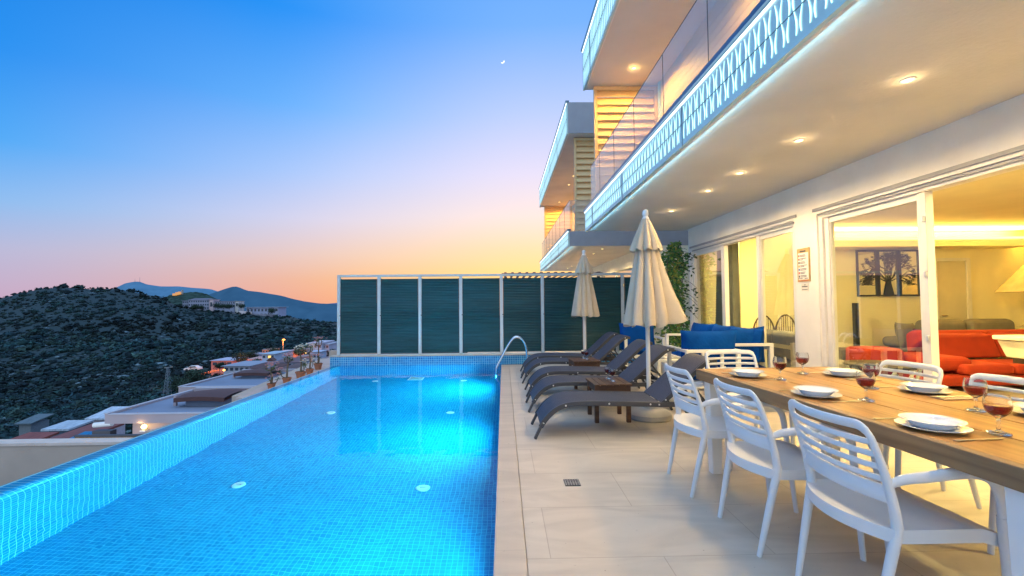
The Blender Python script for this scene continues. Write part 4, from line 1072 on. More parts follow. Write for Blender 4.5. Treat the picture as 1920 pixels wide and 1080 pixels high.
for a in (-1.15, -.75, -.35, .0, .35, .75, 1.15): branch(0, -.18, a, .16, .018, 6)
tr.build('tree_cutout', 'iron', t)
# curtain
t = thing('curtain', 'sage curtain gathered behind the first window pane', 'curtain', (3.95, 7.55, .012))
MB().grid(lambda u, v: (.04*math.sin(u*28), 1.0*u*(.75+.25*(1-v)), 2.55*v+.02), 60, 4).build('drape', mat('sage_fabric', (.26, .25, .15), .9, var=.1), t, smooth=60)

# ------------------------------------------------------------------ climbing plant on the house corner
iv = thing('climbing_plant', 'green climbing plant covering the corner between the house and the next wall', 'climber', (3.42, 9.1, 0))
rnd = random.Random(4); lf = MB(); cols = []
for i in range(2600):
    z = .15+2.35*rnd.random()**.9; wz = .34*(.75+.35*math.sin(z*3.1)+.25*noise.noise((z*3, 1, 2)))
    if z > 2.1: wz *= max(.15, (2.55-z)/.45)
    x = rnd.gauss(0, .45)*wz+.02; y = rnd.gauss(0, .14)
    a = rnd.uniform(0, 2*PI); d = (math.cos(a)*.8, -abs(math.sin(a))*.7+.1, rnd.uniform(-.9, .4))
    L = rnd.uniform(.05, .10); lf.leaf((x, y, z), d, (rnd.uniform(-.6,.6), -1, rnd.uniform(0, .8)), L, L*.55)
    c = rnd.choice([(.05,.13,.03), (.035,.10,.03), (.09,.16,.03), (.14,.15,.03), (.03,.07,.025)]); f_ = rnd.uniform(.7, 1.2)*1.9
    cols += [(c[0]*f_, c[1]*f_, c[2]*f_, 1)]*4
M['leaf'] = attr_mat('leaf_tint', .5)
o = lf.build('foliage', 'leaf', iv, fixn=False); tint_mesh(o, cols)
q = MB()
for k in range(7):
    x = rnd.uniform(-.12, .2); pts = [(x+.05*math.sin(z*4+k), .04*math.cos(z*3+k), z) for z in np.linspace(0, rnd.uniform(1.9, 2.6), 14)]
    q.tube(pts, .009, 6)
for k in range(5):
    z = rnd.uniform(.9, 2.3); q.tube(bez([(0,0,z),(.10,-.2,z+.08),(.14,-.5,z-.0),(.16,-.75,z-.12)], 4), .004, 5, (0,0,1))
q.build('stem', 'bark', iv, smooth=60)
lf = MB(); cols = []
for k in range(90):
    u = rnd.random(); z = rnd.choice([1.25, 1.6, 2.0, 2.25])+rnd.gauss(0, .05)-.1*u
    lf.leaf((.08+.09*u, -.1-.6*u, z), (rnd.uniform(-.5,.8), rnd.uniform(-1,.3), rnd.uniform(-.8,.5)), (0,-1,.3), rnd.uniform(.05,.085), .035)
    cols += [(.04,.08,.025,1)]*4
o = lf.build('trailing_leaves', 'leaf', iv, fixn=False); tint_mesh(o, cols)

# ------------------------------------------------------------------ ledge with potted plants
lg = thing('ledge_wall', 'beige parapet ledge running beside the far end of the pool', 'wall', (0, 0, 0))
q = MB(); q.prism([(-4.74,8.45),(-4.97,8.45),(-5.66,14.2),(-5.40,14.2)], -2.6, -.33); q.build('parapet', 'parapet', lg, bevel=.01)
q = MB(); q.prism([(-3.94,8.1),(-4.70,8.1),(-5.395,14.2),(-3.94,14.2)], -2.6, -.305); q.build('shelf', mat('ledge_floor', (.46,.37,.33), .85, var=.14, scale=3), lg)
MB().box(-5.4, -3.94, 14.21, 14.4, -2.6, -.10).build('end_wall', 'parapet', lg)
fl_cols = {'white': (.75,.72,.62), 'pink': (.62,.30,.28), 'yellow': (.62,.60,.30)}
def potted(loc, h, pot_r, kind, label, seed):
    rnd = random.Random(seed)
    t = thing('potted_plant', label, 'potted plant', loc, group='potted plants on the ledge beside the pool')
    MB().lathe([(0,0),(pot_r*.72,0),(pot_r*.95,pot_r*1.25),(pot_r*1.08,pot_r*1.27),(pot_r*1.1,pot_r*1.55),(pot_r*.98,pot_r*1.55),(pot_r*.94,pot_r*1.3),(0,pot_r*1.3)], 24).build('pot', 'terracotta', t, smooth=40)
    zb = pot_r*1.3; st = MB(); lf = MB(); cols = []
    tips = []
    main = bez([(0,0,zb),(.01,.0,zb+h*.4),(rnd.uniform(-.03,.03),0,zb+h*.72)], 6); st.tube(main, [.022-.009*i/len(main) for i in range(len(main))], 8)
    top = main[-1]
    for k in range(4):
        a = 2*PI*k/4+rnd.random(); e_ = top+Vector((math.cos(a)*.07, math.sin(a)*.07, h*rnd.uniform(.10, .25)))
        st.tube(bez([top, top+Vector((math.cos(a)*.07, math.sin(a)*.07, h*.06)), e_], 4), .009, 6); tips.append(e_)
    for k in range(2):
        a = rnd.random()*6; e_ = Vector((math.cos(a)*.12, math.sin(a)*.12, zb+h*.3)); st.tube(bez([(0,0,zb+.02),(e_.x*.7,e_.y*.7,zb+h*.1),e_], 4), .008, 6); tips.append(e_)
    for p in tips:
        for k in range(13):
            a = rnd.random()*2*PI; L = rnd.uniform(.05, .095)
            lf.leaf(p+Vector((0,0,rnd.uniform(-.05,.02))), (math.cos(a), math.sin(a), rnd.uniform(-.3,.8)), (0,0,1), L, L*.36)
            c = rnd.choice([(.10,.16,.05),(.16,.20,.06),(.07,.12,.04)]); cols += [(*c, 1)]*4
        fc = fl_cols.get(kind)
        if fc:
            for k in range(8):
                a = rnd.random()*2*PI; q0 = p+Vector((rnd.gauss(0,.04), rnd.gauss(0,.04), .03+rnd.uniform(0,.06)))
                for j in range(3):
                    b_ = a+j*2.1; lf.leaf(q0, (math.cos(b_), math.sin(b_), .4), (0,0,1), .042, .03); cols += [(*fc, 1)]*4
    st.build('stem', 'bark', t, smooth=60); o = lf.build('foliage', 'leaf', t, fixn=False); tint_mesh(o, cols)
    if kind == 'cactus': pass
for (x, y, h, r, kd, lab, sd_) in [(-4.49, 8.92, .36, .075, 'pink', 'potted plant with reddish leaf tufts, nearest on the ledge, pot half hidden', 1), (-4.47, 9.5, .46, .085, 'pink', 'potted plant with a bare crooked stem, second on the ledge', 2),
        (-4.46, 10.12, .58, .105, 'white', 'potted plant in the largest terracotta pot with pale green rosettes', 3), (-4.53, 10.75, .56, .085, 'white', 'potted plant with white flowers at the top, fourth on the ledge', 4),
        (-4.68, 11.6, .62, .10, 'pink', 'potted plant with a tall thin stem, last one next to the fence', 5)]:
    potted((x, y, -.305), h, r, kd, lab, sd_)

# ------------------------------------------------------------------ lower terrace and the villas down the slope
MB().add([(-16,-6,-1.95),(-3.95,-6,-1.95),(-3.95,7.9,-1.95),(-16,7.9,-1.95)], [(0,1,2,3)]).build('lower_terrace', 'terrace', kind='structure')
lp = thing('retaining_wall', 'low beige parapet wall closing the lower terrace at left', 'wall', (0,0,0))
MB().box(-16, -4.6, 7.9, 8.12, -3.2, -1.02).build('parapet', 'parapet', lp)
MB().prism([(-6.25,8.12),(-6.05,8.12),(-5.0,14.5),(-5.25,14.5)], -3.5, -.86).build('side_parapet', 'parapet', lp)
MB().box(-16.02, -4.58, 7.88, 8.14, -1.015, -.97).build('coping', mat('pale_coping', (.60,.52,.46), .8, var=.08), lp)
M['v_wall'] = mat('villa_wall_render', (.42,.35,.37), .85, var=.07, scale=.6)
M['v_roof'] = mat('flat_roof_screed', (.18,.225,.31), .85, var=.14, scale=.5)
M['v_brown'] = mat('brown_awning', (.085,.035,.030), .7, var=.15)
def terrace_villa(label, x0, x1, y0, y1, zr, wall_h, canopy, lamp=None, over=.4, rz=0):
    t = thing('terrace_villa', label, 'house', (0,0,0))
    MB().box(x0, x1, y0, y1, zr-.30, zr).build('roof_slab', 'v_roof', t)
    q = MB(); q.box(x0-.02, x1, y0-.16, y0-.001, zr-.30, zr+.02); q.box(x0-.16, x0-.021, y0-.16, y1, zr-.30, zr+.05); q.box(x0, x1, y1, y1+.16, zr-.42, zr+.12)
    q.build('parapet', 'v_wall', t)
    q = MB(); q.box(x0-.03, x1, y0-.18, y0+.0, zr+.021, zr+.05); q.box(x0-.18, x0-.031, y0-.18, y1, zr+.051, zr+.085); q.box(x0, x1, y1-.01, y1+.18, zr+.121, zr+.155); q.build('coping', mat('villa_coping', (.46,.45,.49), .8, var=.05), t)
    MB().box(x0+over, x1, y0+over, y1-.2, zr-.30-wall_h, zr-.301).build('wall', 'v_wall', t)
    if canopy:
        cx0, cx1, cy, hh = canopy
        MB().box(cx0, cx1, cy, cy+1.5, zr+.001, zr+hh).build('stair_head', 'v_roof', t)
        o = MB(); L = cx1-cx0+.5
        def cv(u, v, th=0): return (cx0-.3+L*u, cy-.25+2.0*v, zr+hh+.02+th+.10*math.sin(PI*min(1, .15+v*.85))+.05*math.sin(PI*u))
        o.grid(cv, 14, 8); o.grid(lambda u, v: cv(u, v, -.14), 14, 8, flip=True)
        o.grid(lambda u, v: (cv(u, 0)[0], cv(u, 0)[1], cv(u, 0)[2]-.16*v), 14, 1)
        o.build('canopy', 'v_brown', t, smooth=40)
        MB().box(cx0-.55, cx0-.45, cy+.1, cy+.2, zr, zr+hh+.1).build('vent_pipe', 'v_wall', t)
    return t
v1 = terrace_villa('nearest lower villa with a flat roof, brown canopy and a lit wall lamp', -14.35, -6.5, 17.1, 21.5, -2.62, 4.0, (-12.55, -11.1, 18.3, .30))
v2 = terrace_villa('second lower villa behind it with a flat roof and dark brown canopy', -16.0, -8.0, 23.2, 28.2, -2.72, 5.0, (-14.7, -13.3, 25.9, .22))
wl_ = thing('wall_lamp', 'glowing round lamp on the pinkish wall of the nearest lower villa', 'lamp', at(270, 800, 17.38))
MB().lathe([(0,.10),(.07,.07),(.10,0),(.07,-.07),(0,-.10)], 16).build('globe', emis('wall_lamp_glow', (1,.72,.28), 4), wl_, smooth=60)
MB().box(-.10, .10, -.08, .10, -.17, -.12).build('bracket', 'bolt', wl_)
point('wall_lamp_light', at(270, 797, 17.1)+Vector((0, -.15, .05)), 16, (1, .62, .22), .1)
# bamboo screen, blue panels and sheds in front of it
t = thing('bamboo_screen', 'low bamboo screen with dark top rail below the lit wall', 'fence', at(140, 829, 15.4))
MB().box(0, 2.6, 0, .06, -.2, .16).build('screen', mat('bamboo', (.24,.13,.045), .8, var=.3, scale=3, stretch=(9,9,1)), t); MB().box(-.02, 2.7, -.02, .08, .161, .22).build('rail', 'joint', t)
def shed(name, label, cat, a, b, Y, depth, h, roofcol, wallcol, rise=.6, over=.3):
    """small gable or mono roof building between two photo columns, eaves at the given height"""
    p = at(a[0], a[1], Y); q = at(b[0], b[1], Y); t = thing(name, label, cat, p)
    L = q.x-p.x
    MB().box(0, L, 0, depth, -h, 0).build('wall', mat('shed_wall', wallcol, .8), t)
    m = MB(); m.add([(-over,-over,.0),(L+over,-over,.0),(L+over,depth+over,rise),(-over,depth+over,rise),(-over,-over,.12),(L+over,-over,.12),(L+over,depth+over,rise+.12),(-over,depth+over,rise+.12)],
          [(3,2,1,0),(4,5,6,7),(0,1,5,4),(1,2,6,5),(2,3,7,6),(3,0,4,7)])
    m.build('roof', mat('shed_roof', roofcol, .7, var=.25, scale=2, stretch=(4,1,1)), t)
    return t, L
shed('shed', 'small blue grey shed with a pale sloping roof at far left', 'shed', (94, 806), (128, 803), 30, 1.2, 2.6, (.40,.48,.55), (.10,.16,.22), .12)
t_, L_ = shed('garden_house', 'small house with a rusty red tiled roof at far left', 'house', (20, 831), (60, 829), 27, 1.0, 2.5, (.22,.055,.04), (.50,.40,.38), .15)
MB().box(L_*.5, L_*.5+.3, -.02, 0, -.5, -.2).build('window', 'black', t_)
shed('garden_house', 'house with long red and brown tiled roof left of the lit villa', 'house', (96, 829), (140, 827), 24, 2.4, 2.5, (.20,.06,.05), (.42,.36,.38), .15)
shed('garden_house', 'white cottage with a pale hipped roof beside the lit villa', 'house', (174, 786), (200, 785), 33, 1.6, 3.2, (.45,.52,.60), (.52,.46,.50), .35)
shed('garden_house', 'grey cottage roof half hidden among bushes at far left', 'house', (36, 795), (58, 793), 56, 2.2, 2.4, (.10,.14,.16), (.18,.21,.23), .5)
t = thing('solar_panel', 'pair of bright blue panels lying by the red roof', 'panel', at(116, 828, 20)); t.scale = (.5, .5, .5)
for k in range(2): MB().add([(.9*k,0,0),(.9*k+.85,0,0),(.9*k+.85+.5,1.6,.42),(.9*k+.5,1.6,.42),(.9*k,0,-.05),(.9*k+.85,0,-.05),(.9*k+.85+.5,1.6,.37),(.9*k+.5,1.6,.37)], [(0,1,2,3),(7,6,5,4),(0,4,5,1),(3,2,6,7),(0,3,7,4),(1,5,6,2)]).build('panel', mat('blue_panel', (.02,.16,.34), .3), t)
t = thing('water_tank', 'white rooftop cylinder tank beside the lit villa', 'tank', at(196, 797, 18.5))
m = MB().tube([(-.4,0,0),(.3,0,.06)], .10, 14, (0,1,0)); m.build('drum', 'white', t, smooth=50); MB().box(-.35, .35, -.15, .15, -.5, -.2).build('stand', 'joint', t)

# ------------------------------------------------------------------ hillside terrain
COLS = [-1500, -700, -300, 0, 40, 80, 130, 200, 250, 300, 340, 400, 460, 530, 600, 660, 760, 1000, 1500]
ROWS = {   # photo height of the ground at each depth, per column
 14:  [1200]*19,
 30:  [1000, 1000, 1000, 985, 980, 975, 970, 960, 950, 935, 925, 910, 895, 880, 870, 865, 860, 860, 860],
 60:  [880, 880, 880, 862, 856, 850, 842, 832, 822, 808, 798, 782, 768, 755, 748, 745, 745, 745, 745],
 100: [815, 815, 815, 808, 800, 795, 786, 774, 764, 750, 742, 730, 722, 714, 706, 702, 700, 700, 700],
 140: [775, 775, 775, 768, 762, 757, 748, 738, 730, 718, 712, 703, 697, 690, 683, 680, 680, 680, 680],
 200: [716, 716, 716, 710, 706, 703, 698, 692, 688, 683, 680, 676, 672, 667, 662, 660, 660, 660, 660],
 300: [650, 648, 645, 636, 630, 625, 622, 624, 628, 632, 634, 634, 634, 634, 632, 632, 634, 640, 640],
 450: [600, 590, 575, 558, 548, 540, 536, 540, 547, 557, 576, 583, 588, 593, 602, 608, 618, 625, 625],
 700: [640, 630, 615, 595, 590, 585, 580, 580, 580, 585, 590, 595, 600, 605, 610, 615, 620, 625, 625]}
YS = sorted(ROWS)
def ground_py(px, Y):
    px = min(max(px, COLS[0]), COLS[-1]-1)
    j = max(i for i in range(len(COLS)-1) if COLS[i] <= px); t = (px-COLS[j])/(COLS[j+1]-COLS[j]); t = t*t*(3-2*t)*.5+t*.5
    i = max(i for i in range(len(YS)-1) if YS[i] <= min(max(Y, YS[0]), YS[-1]-1)); s = (Y-YS[i])/(YS[i+1]-YS[i])
    f0 = lambda r: ROWS[YS[r]][j]*(1-t)+ROWS[YS[r]][j+1]*t
    z0 = (f0(i)-570)*YS[i]; z1 = (f0(i+1)-570)*YS[i+1]
    return 570+(z0*(1-s)+z1*s)/Y
def ground(px, Y):
    p = at(px, ground_py(px, Y), Y)
    k = min(1, Y/300); p.z += 2.2*k*noise.noise((p.x*.018, p.y*.018, 0))+1.0*k*noise.noise((p.x*.06, p.y*.06, 4)); return p
gx = list(np.linspace(-1500, 1500, 200)); gy = list(np.geomspace(14, 700, 130))
hm = MB(); pts = [ground(a, b) for b in gy for a in gx]
nx_ = len(gx)
hm.v = [tuple(p) for p in pts]; hm.f = [(j*nx_+i, j*nx_+i+1, (j+1)*nx_+i+1, (j+1)*nx_+i) for j in range(len(gy)-1) for i in range(nx_-1)]; hm.mi = [0]*len(hm.f)
m, n, l, b = nt('hill_ground')
g = N(n, 'ShaderNodeNewGeometry')
n1 = N(n, 'ShaderNodeTexNoise'); n1.inputs['Scale'].default_value = .05; n1.inputs['Detail'].default_value = 7; n1.inputs['Distortion'].default_value = .6; l.new(g.outputs['Position'], n1.inputs['Vector'])
r = N(n, 'ShaderNodeValToRGB'); r.color_ramp.elements[0].position = .48; r.color_ramp.elements[0].color = (.010, .030, .034, 1); r.color_ramp.elements[1].position = .74; r.color_ramp.elements[1].color = (.012, .036, .046, 1)
l.new(n1.outputs['Fac'], r.inputs['Fac']); l.new(r.outputs[0], b.inputs['Base Color']); b.inputs['Roughness'].default_value = .95
M['hill'] = m
hill = hm.build('hillside', 'hill', smooth=60, kind='structure')

# scrub that covers the slope: one mass of jittered leafy clumps
rng_ = np.random.default_rng(5)
ico = bmesh.new(); bmesh.ops.create_icosphere(ico, subdivisions=2, radius=1); IV = np.array([v.co[:] for v in ico.verts]); IF = np.array([[v.index for v in f.verts] for f in ico.faces]); ico.free()
ico1 = bmesh.new(); bmesh.ops.create_icosphere(ico1, subdivisions=1, radius=1); JV = np.array([v.co[:] for v in ico1.verts]); JF = np.array([[v.index for v in f.verts] for f in ico1.faces]); ico1.free()
def clump(k, size):
    d = rng_.normal(size=(k, 3)); d /= np.linalg.norm(d, axis=1)[:, None]; c = d*rng_.uniform(.62, 1.06, (k, 1))
    a = np.cross(d+rng_.normal(scale=.55, size=(k, 3)), rng_.normal(size=(k, 3))); a /= np.linalg.norm(a, axis=1)[:, None]; b_2 = np.cross(d, a)
    sz = rng_.uniform(.55, 1.2, (k, 1))*size
    T_ = np.stack([c+a*sz, c-a*sz*.6+b_2*sz*.8, c-a*sz*.5-b_2*sz*.7], 1).reshape(-1, 3)
    return np.vstack([JV*.80*(1+rng_.uniform(-.2, .2, (len(JV), 1))), T_]), np.vstack([JF, np.arange(3*k).reshape(k, 3)+len(JV)])
NEAR = [clump(95, .30) for _ in range(10)]; FAR = [clump(30, .48) for _ in range(10)]
vs, fs, cs = [], [], []; off = 0; cnt = 0
while cnt < 15500:
    u = rng_.uniform(-60, 700); Yd = math.exp(rng_.uniform(math.log(34), math.log(470)))
    if Yd > 120 and False: pass
    pyg = ground_py(u, Yd)
    if 340 < u < 640 and 75 < Yd < 178 and rng_.random() < .72: continue
    p = ground(u, Yd)
    rock = rng_.random() < (.36 if noise.noise((p.x*.030, p.y*.030, 9)) > .24 else .035)
    s = (.50+1.0*rng_.random()**2+(1.3 if rng_.random() < .05 else 0))*(.75 if rock else 1)*(.55+.45*min(1, Yd/250))*(1.25 if Yd > 200 else 1)
    big = Yd < 130
    V, Fc = (JV, JF) if rock else (NEAR if big else FAR)[rng_.integers(10)]
    an = rng_.uniform(0, 6.28); V = V @ np.array([[math.cos(an), math.sin(an), 0], [-math.sin(an), math.cos(an), 0], [0, 0, 1]])
    q = V*(1+rng_.uniform(-.2, .2, (len(V), 1))*(1.7 if rock else 1))*np.array([s*1.2, s*1.2, s*(.38 if rock else .8)])*rng_.uniform(.75, 1.2, 3)
    q = q+np.array([p.x, p.y, p.z+s*.25]); vs.append(q); fs.append(Fc+off); off += len(V); cnt += 1
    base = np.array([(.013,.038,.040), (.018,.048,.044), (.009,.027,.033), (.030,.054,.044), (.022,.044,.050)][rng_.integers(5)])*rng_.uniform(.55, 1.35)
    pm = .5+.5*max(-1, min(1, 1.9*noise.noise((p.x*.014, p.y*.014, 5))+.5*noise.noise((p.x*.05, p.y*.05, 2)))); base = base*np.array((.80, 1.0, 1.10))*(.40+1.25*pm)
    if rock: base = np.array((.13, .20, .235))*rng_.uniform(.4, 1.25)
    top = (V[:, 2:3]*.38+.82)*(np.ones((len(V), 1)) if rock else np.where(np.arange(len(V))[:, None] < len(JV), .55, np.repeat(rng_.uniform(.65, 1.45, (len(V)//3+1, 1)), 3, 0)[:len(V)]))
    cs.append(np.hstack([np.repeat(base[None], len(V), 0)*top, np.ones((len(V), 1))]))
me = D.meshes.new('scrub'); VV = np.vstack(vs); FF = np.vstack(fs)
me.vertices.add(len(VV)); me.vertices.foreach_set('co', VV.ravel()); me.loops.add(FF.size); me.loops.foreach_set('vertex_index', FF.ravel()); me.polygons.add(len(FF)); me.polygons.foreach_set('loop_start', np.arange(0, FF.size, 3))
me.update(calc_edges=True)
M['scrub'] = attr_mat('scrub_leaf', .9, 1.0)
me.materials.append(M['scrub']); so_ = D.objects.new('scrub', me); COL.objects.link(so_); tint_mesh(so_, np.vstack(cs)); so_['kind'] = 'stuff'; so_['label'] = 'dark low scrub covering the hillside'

# far mountains
def mountain(name, Y, crest, base, col, air):
    m = MB(); xs = np.linspace(crest[0][0], crest[-1][0], 90); k = 8
    ex = [c[0] for c in crest]; ey = [c[1] for c in crest]
    for x in xs:
        pc = float(np.interp(x, ex, ey))
        for j in range(k+1):
            t = j/k; p = at(x, pc*(1-t)+base*t, Y*(1-.25*t)); q = at(x, pc, Y)
            p.z += (6*Y/2500)*noise.noise((p.x*.01*2500/Y, t*4, 1))*(1 if j else .5); m.v.append(tuple(p))
    nn = k+1
    m.f = [(i*nn+j, i*nn+j+1, (i+1)*nn+j+1, (i+1)*nn+j) for i in range(len(xs)-1) for j in range(k)]; m.mi = [0]*len(m.f)
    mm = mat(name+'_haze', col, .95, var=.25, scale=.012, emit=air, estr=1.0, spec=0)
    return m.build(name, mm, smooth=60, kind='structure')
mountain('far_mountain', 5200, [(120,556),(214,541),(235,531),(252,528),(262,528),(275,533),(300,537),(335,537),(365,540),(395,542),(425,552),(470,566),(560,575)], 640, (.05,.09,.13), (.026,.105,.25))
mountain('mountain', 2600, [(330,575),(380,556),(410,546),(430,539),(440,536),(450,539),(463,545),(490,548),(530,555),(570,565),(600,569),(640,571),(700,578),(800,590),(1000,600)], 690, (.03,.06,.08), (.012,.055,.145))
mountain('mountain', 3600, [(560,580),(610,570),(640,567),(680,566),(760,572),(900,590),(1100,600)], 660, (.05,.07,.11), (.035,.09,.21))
# masts on the far peak
for px_, h_, lab in ((262, 9, 'taller thin radio mast on the far blue peak'), (253, 6, 'shorter thin radio mast on the far blue peak')):
    p = at(px_, 529, 5150); m = MB(); hh = h_*5150/853
    for sx in (-1, 1): m.bar((sx*1.6, 0, -8), (sx*.5, 0, hh), 1.3, 1.3, (0,1,0), .7, .7)
    for k in range(6): m.bar((-1.5+.15*k, 0, hh*k/6), (1.5-.15*k, 0, hh*(k+1)/6), .5, .5, (0,1,0))
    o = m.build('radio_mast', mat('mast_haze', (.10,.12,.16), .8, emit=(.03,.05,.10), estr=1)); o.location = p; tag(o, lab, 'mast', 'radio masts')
# knoll with castle
kn_ = MB(); crest = [(270,572),(300,560),(320,553),(345,549),(365,547),(385,550),(405,560),(440,575)]
for i in range(40):
    x = 270+170*i/39; pc = float(np.interp(x, [c[0] for c in crest], [c[1] for c in crest]))
    for j in range(5):
        p = at(x, pc+(600-pc)*j/4, 800-30*j); p.z += 1.5*noise.noise((x*.2, j, 3)); kn_.v.append(tuple(p))
kn_.f = [(i*5+j, i*5+j+1, (i+1)*5+j+1, (i+1)*5+j) for i in range(39) for j in range(4)]; kn_.mi = [0]*len(kn_.f)
kn_.build('knoll', mat('knoll_green', (.035,.062,.055), .95, var=.5, scale=.15, spec=0), smooth=60, kind='structure')
t = thing('castle', 'floodlit orange castle walls on the distant knoll', 'castle', at(332, 552, 790))
m = MB(); m.box(-8, -3, 0, 5, -2, 1); m.box(-3, 1, 0, 5, -1, 3); m.box(1, 6, 0, 5, 0, 4)
for k in range(9): m.box(-8+1.5*k, -7.1+1.5*k, .5, 1.5, (1, 3, 4)[k//3], (1.7, 3.7, 4.7)[k//3])
m.build('wall', mat('castle_stone', (.40,.25,.12), .9, emit=(1,.38,.06), estr=.55), t); MB().box(6.2, 8, 1, 4, 0, 7.5).build('tower', mat('castle_tower', (.4,.35,.3), .9), t)  # floodlight put into the stone as emission

# ------------------------------------------------------------------ buildings on the ridge
def block(label, px0, px1, pyt, pyb, Y, depth, col, nwin, rows, roofcol=None, overhang=.6, cat='building', name='school_building', emit=None, es=0, rise=0, wincol='win'):
    p = at(px0, pyb, Y); q = at(px1, pyt, Y); L = q.x-p.x; H = q.z-p.z; t = thing(name, label, cat, p)
    MB().box(0, L, 0, depth, -6, H).build('wall', mat('block_wall', col, .85, var=.08, scale=.3, emit=emit, estr=es), t)  # emission paints street-lamp glow onto the walls of lit houses
    m = MB()
    if rise: m.add([(-overhang,-overhang,H+.001),(L+overhang,-overhang,H+.001),(L+overhang,depth+overhang,H+.001),(-overhang,depth+overhang,H+.001),(L*.12,depth*.5,H+rise),(L*.88,depth*.5,H+rise)], [(3,2,1,0),(0,1,5,4),(1,2,5),(2,3,4,5),(3,0,4)])
    else: m.box(-overhang, L+overhang, -overhang, depth+overhang, H+.001, H+.05*H)
    m.build('roof', mat('block_roof', roofcol or mul(col, .6), .8, var=.1, scale=.3), t)
    ww = L/(nwin*1.0); hh = H/rows
    for r in range(rows):
        for k in range(nwin):
            x = ww*(k+.22); z = hh*(r+.28)
            MB().box(x, x+ww*.56, -.08, -.01, z, z+hh*.46).build('window', M[wincol], t)
    return t, L, H
M['win'] = mat('dark_window', (.05,.07,.10), .2, var=.1)
M['lit_win'] = emis('lit_window', (1,.62,.18), 1.6)
block('long school block with hipped roof, left end of the ridge', 353, 392, 562, 581, 452, 12, (.30,.32,.42), 9, 3, (.16,.15,.20), rise=1.6)
block('short recessed wing at the left end of the ridge school', 342, 352.5, 564, 581, 455, 10, (.28,.31,.40), 3, 3)
block('pale pink stair tower beside the hipped school block', 392.5, 399.5, 562, 580, 450, 10, (.62,.48,.50), 1, 1, name='stair_tower', cat='tower')
block('flat white school wing right of the pink tower', 400, 440, 565, 577, 453, 12, (.30,.34,.46), 10, 2, (.22,.22,.30))
block('white end gable of the flat school wing', 441, 447, 565, 577, 451, 10, (.60,.58,.56), 1, 1, name='stair_tower', cat='tower')
block('low wide white hall at the right end of the ridge', 462, 522, 576, 587, 446, 16, (.34,.38,.52), 9, 1, (.50,.54,.66), overhang=1.4)
t = thing('retaining_wall', 'long pale retaining wall under the ridge buildings', 'wall', at(330, 589, 440))
MB().add([(0,0,-3),(95,0,-5),(95,0,-1.2),(0,0,2.2),(0,2,-3),(95,2,-5),(95,2,-1.2),(0,2,2.2)], [(0,1,2,3),(7,6,5,4),(3,2,6,7),(0,3,7,4),(1,5,6,2)]).build('wall', mat('ridge_wall', (.24,.24,.30), .9, var=.2, scale=.3), t)
t = thing('tennis_court', 'pale sloping paved court between the ridge buildings', 'court', at(447, 586, 438))
MB().add([(0,0,-1.5),(13,0,-1.5),(7,10,1.2),(-5,10,1.2)], [(0,1,2,3)]).build('court', mat('court_pale', (.55,.45,.42), .9), t)

# village in the valley
def vp(px, Y): return ground(px, Y)
M['orange_lit'] = None
vb = dict(overhang=.35, cat='house', name='village_house')
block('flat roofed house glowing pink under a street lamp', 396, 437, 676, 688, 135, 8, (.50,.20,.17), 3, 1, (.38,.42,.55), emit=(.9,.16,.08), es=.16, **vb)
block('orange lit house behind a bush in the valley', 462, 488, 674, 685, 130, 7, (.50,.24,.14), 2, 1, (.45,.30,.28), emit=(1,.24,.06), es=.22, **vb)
tw, L, H = block('white two storey house with one yellow lit window', 491, 515, 664, 683, 118, 7, (.42,.50,.62), 3, 2, (.30,.44,.55), **vb)
MB().box(L*.50, L*.72, -.16, -.09, H*.62, H*.85).build('lit_window', 'lit_win', tw)
block('small white house with a chimney right of the two storey house', 516, 530, 661, 676, 125, 6, (.52,.44,.50), 2, 1, (.50,.42,.46), **vb)
block('low white house with dark windows behind the second villa', 420, 468, 686, 698, 70, 6, (.42,.44,.52), 5, 1, (.26,.30,.38), **vb)
tb_, L, H = block('house with a brown tiled roof and lit doorway', 470, 512, 690, 699, 62, 4, (.50,.38,.38), 3, 1, (.10,.05,.05), rise=.4, **vb)
t = thing('chimney', 'pale chimney tower with a little brown gabled cap', 'chimney', at(501, 688, 58))
MB().box(0, .72, 0, .7, -1.0, .75).build('shaft', mat('chimney_render', (.34,.34,.44), .85), t); MB().add([(-.12,-.12,.75),(.84,-.12,.75),(.84,.82,.75),(-.12,.82,.75),(.36,-.12,1.15),(.36,.82,1.15)], [(3,2,1,0),(0,1,4),(1,2,5,4),(2,3,5),(3,0,4,5)]).build('cap', mat('chimney_cap', (.10,.05,.05), .8), t)
block('long low house with a grey roof beside the potted plants', 518, 558, 679, 691, 75, 5, (.30,.32,.42), 4, 1, (.16,.10,.11), rise=.5, **vb)
block('dark brown pitched roof house just beyond the ledge plants', 530, 582, 690, 700, 48, 4, (.34,.33,.42), 5, 1, (.10,.06,.06), rise=.1, **vb)
ab, L, H = block('white three storey apartment house near the fence edge', 579, 603, 644, 676, 150, 10, (.55,.52,.60), 3, 3, (.45,.46,.55), **vb)
block('right wing of the apartment house with dark openings', 603.5, 617, 646, 672, 152, 9, (.48,.48,.58), 2, 3, (.40,.42,.50), **vb)
block('low pale blue house in front of the apartment house', 580, 600, 660, 674, 140, 5, (.40,.48,.62), 3, 1, (.36,.44,.56), **vb)
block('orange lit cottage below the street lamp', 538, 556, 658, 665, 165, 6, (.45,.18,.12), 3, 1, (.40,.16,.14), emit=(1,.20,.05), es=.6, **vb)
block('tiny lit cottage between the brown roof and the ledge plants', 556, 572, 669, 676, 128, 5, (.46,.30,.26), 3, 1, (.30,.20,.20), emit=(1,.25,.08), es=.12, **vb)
block('small pale house above the pink lit house', 428, 452, 677, 684, 150, 6, (.36,.36,.46), 4, 1, (.26,.24,.28), **vb)
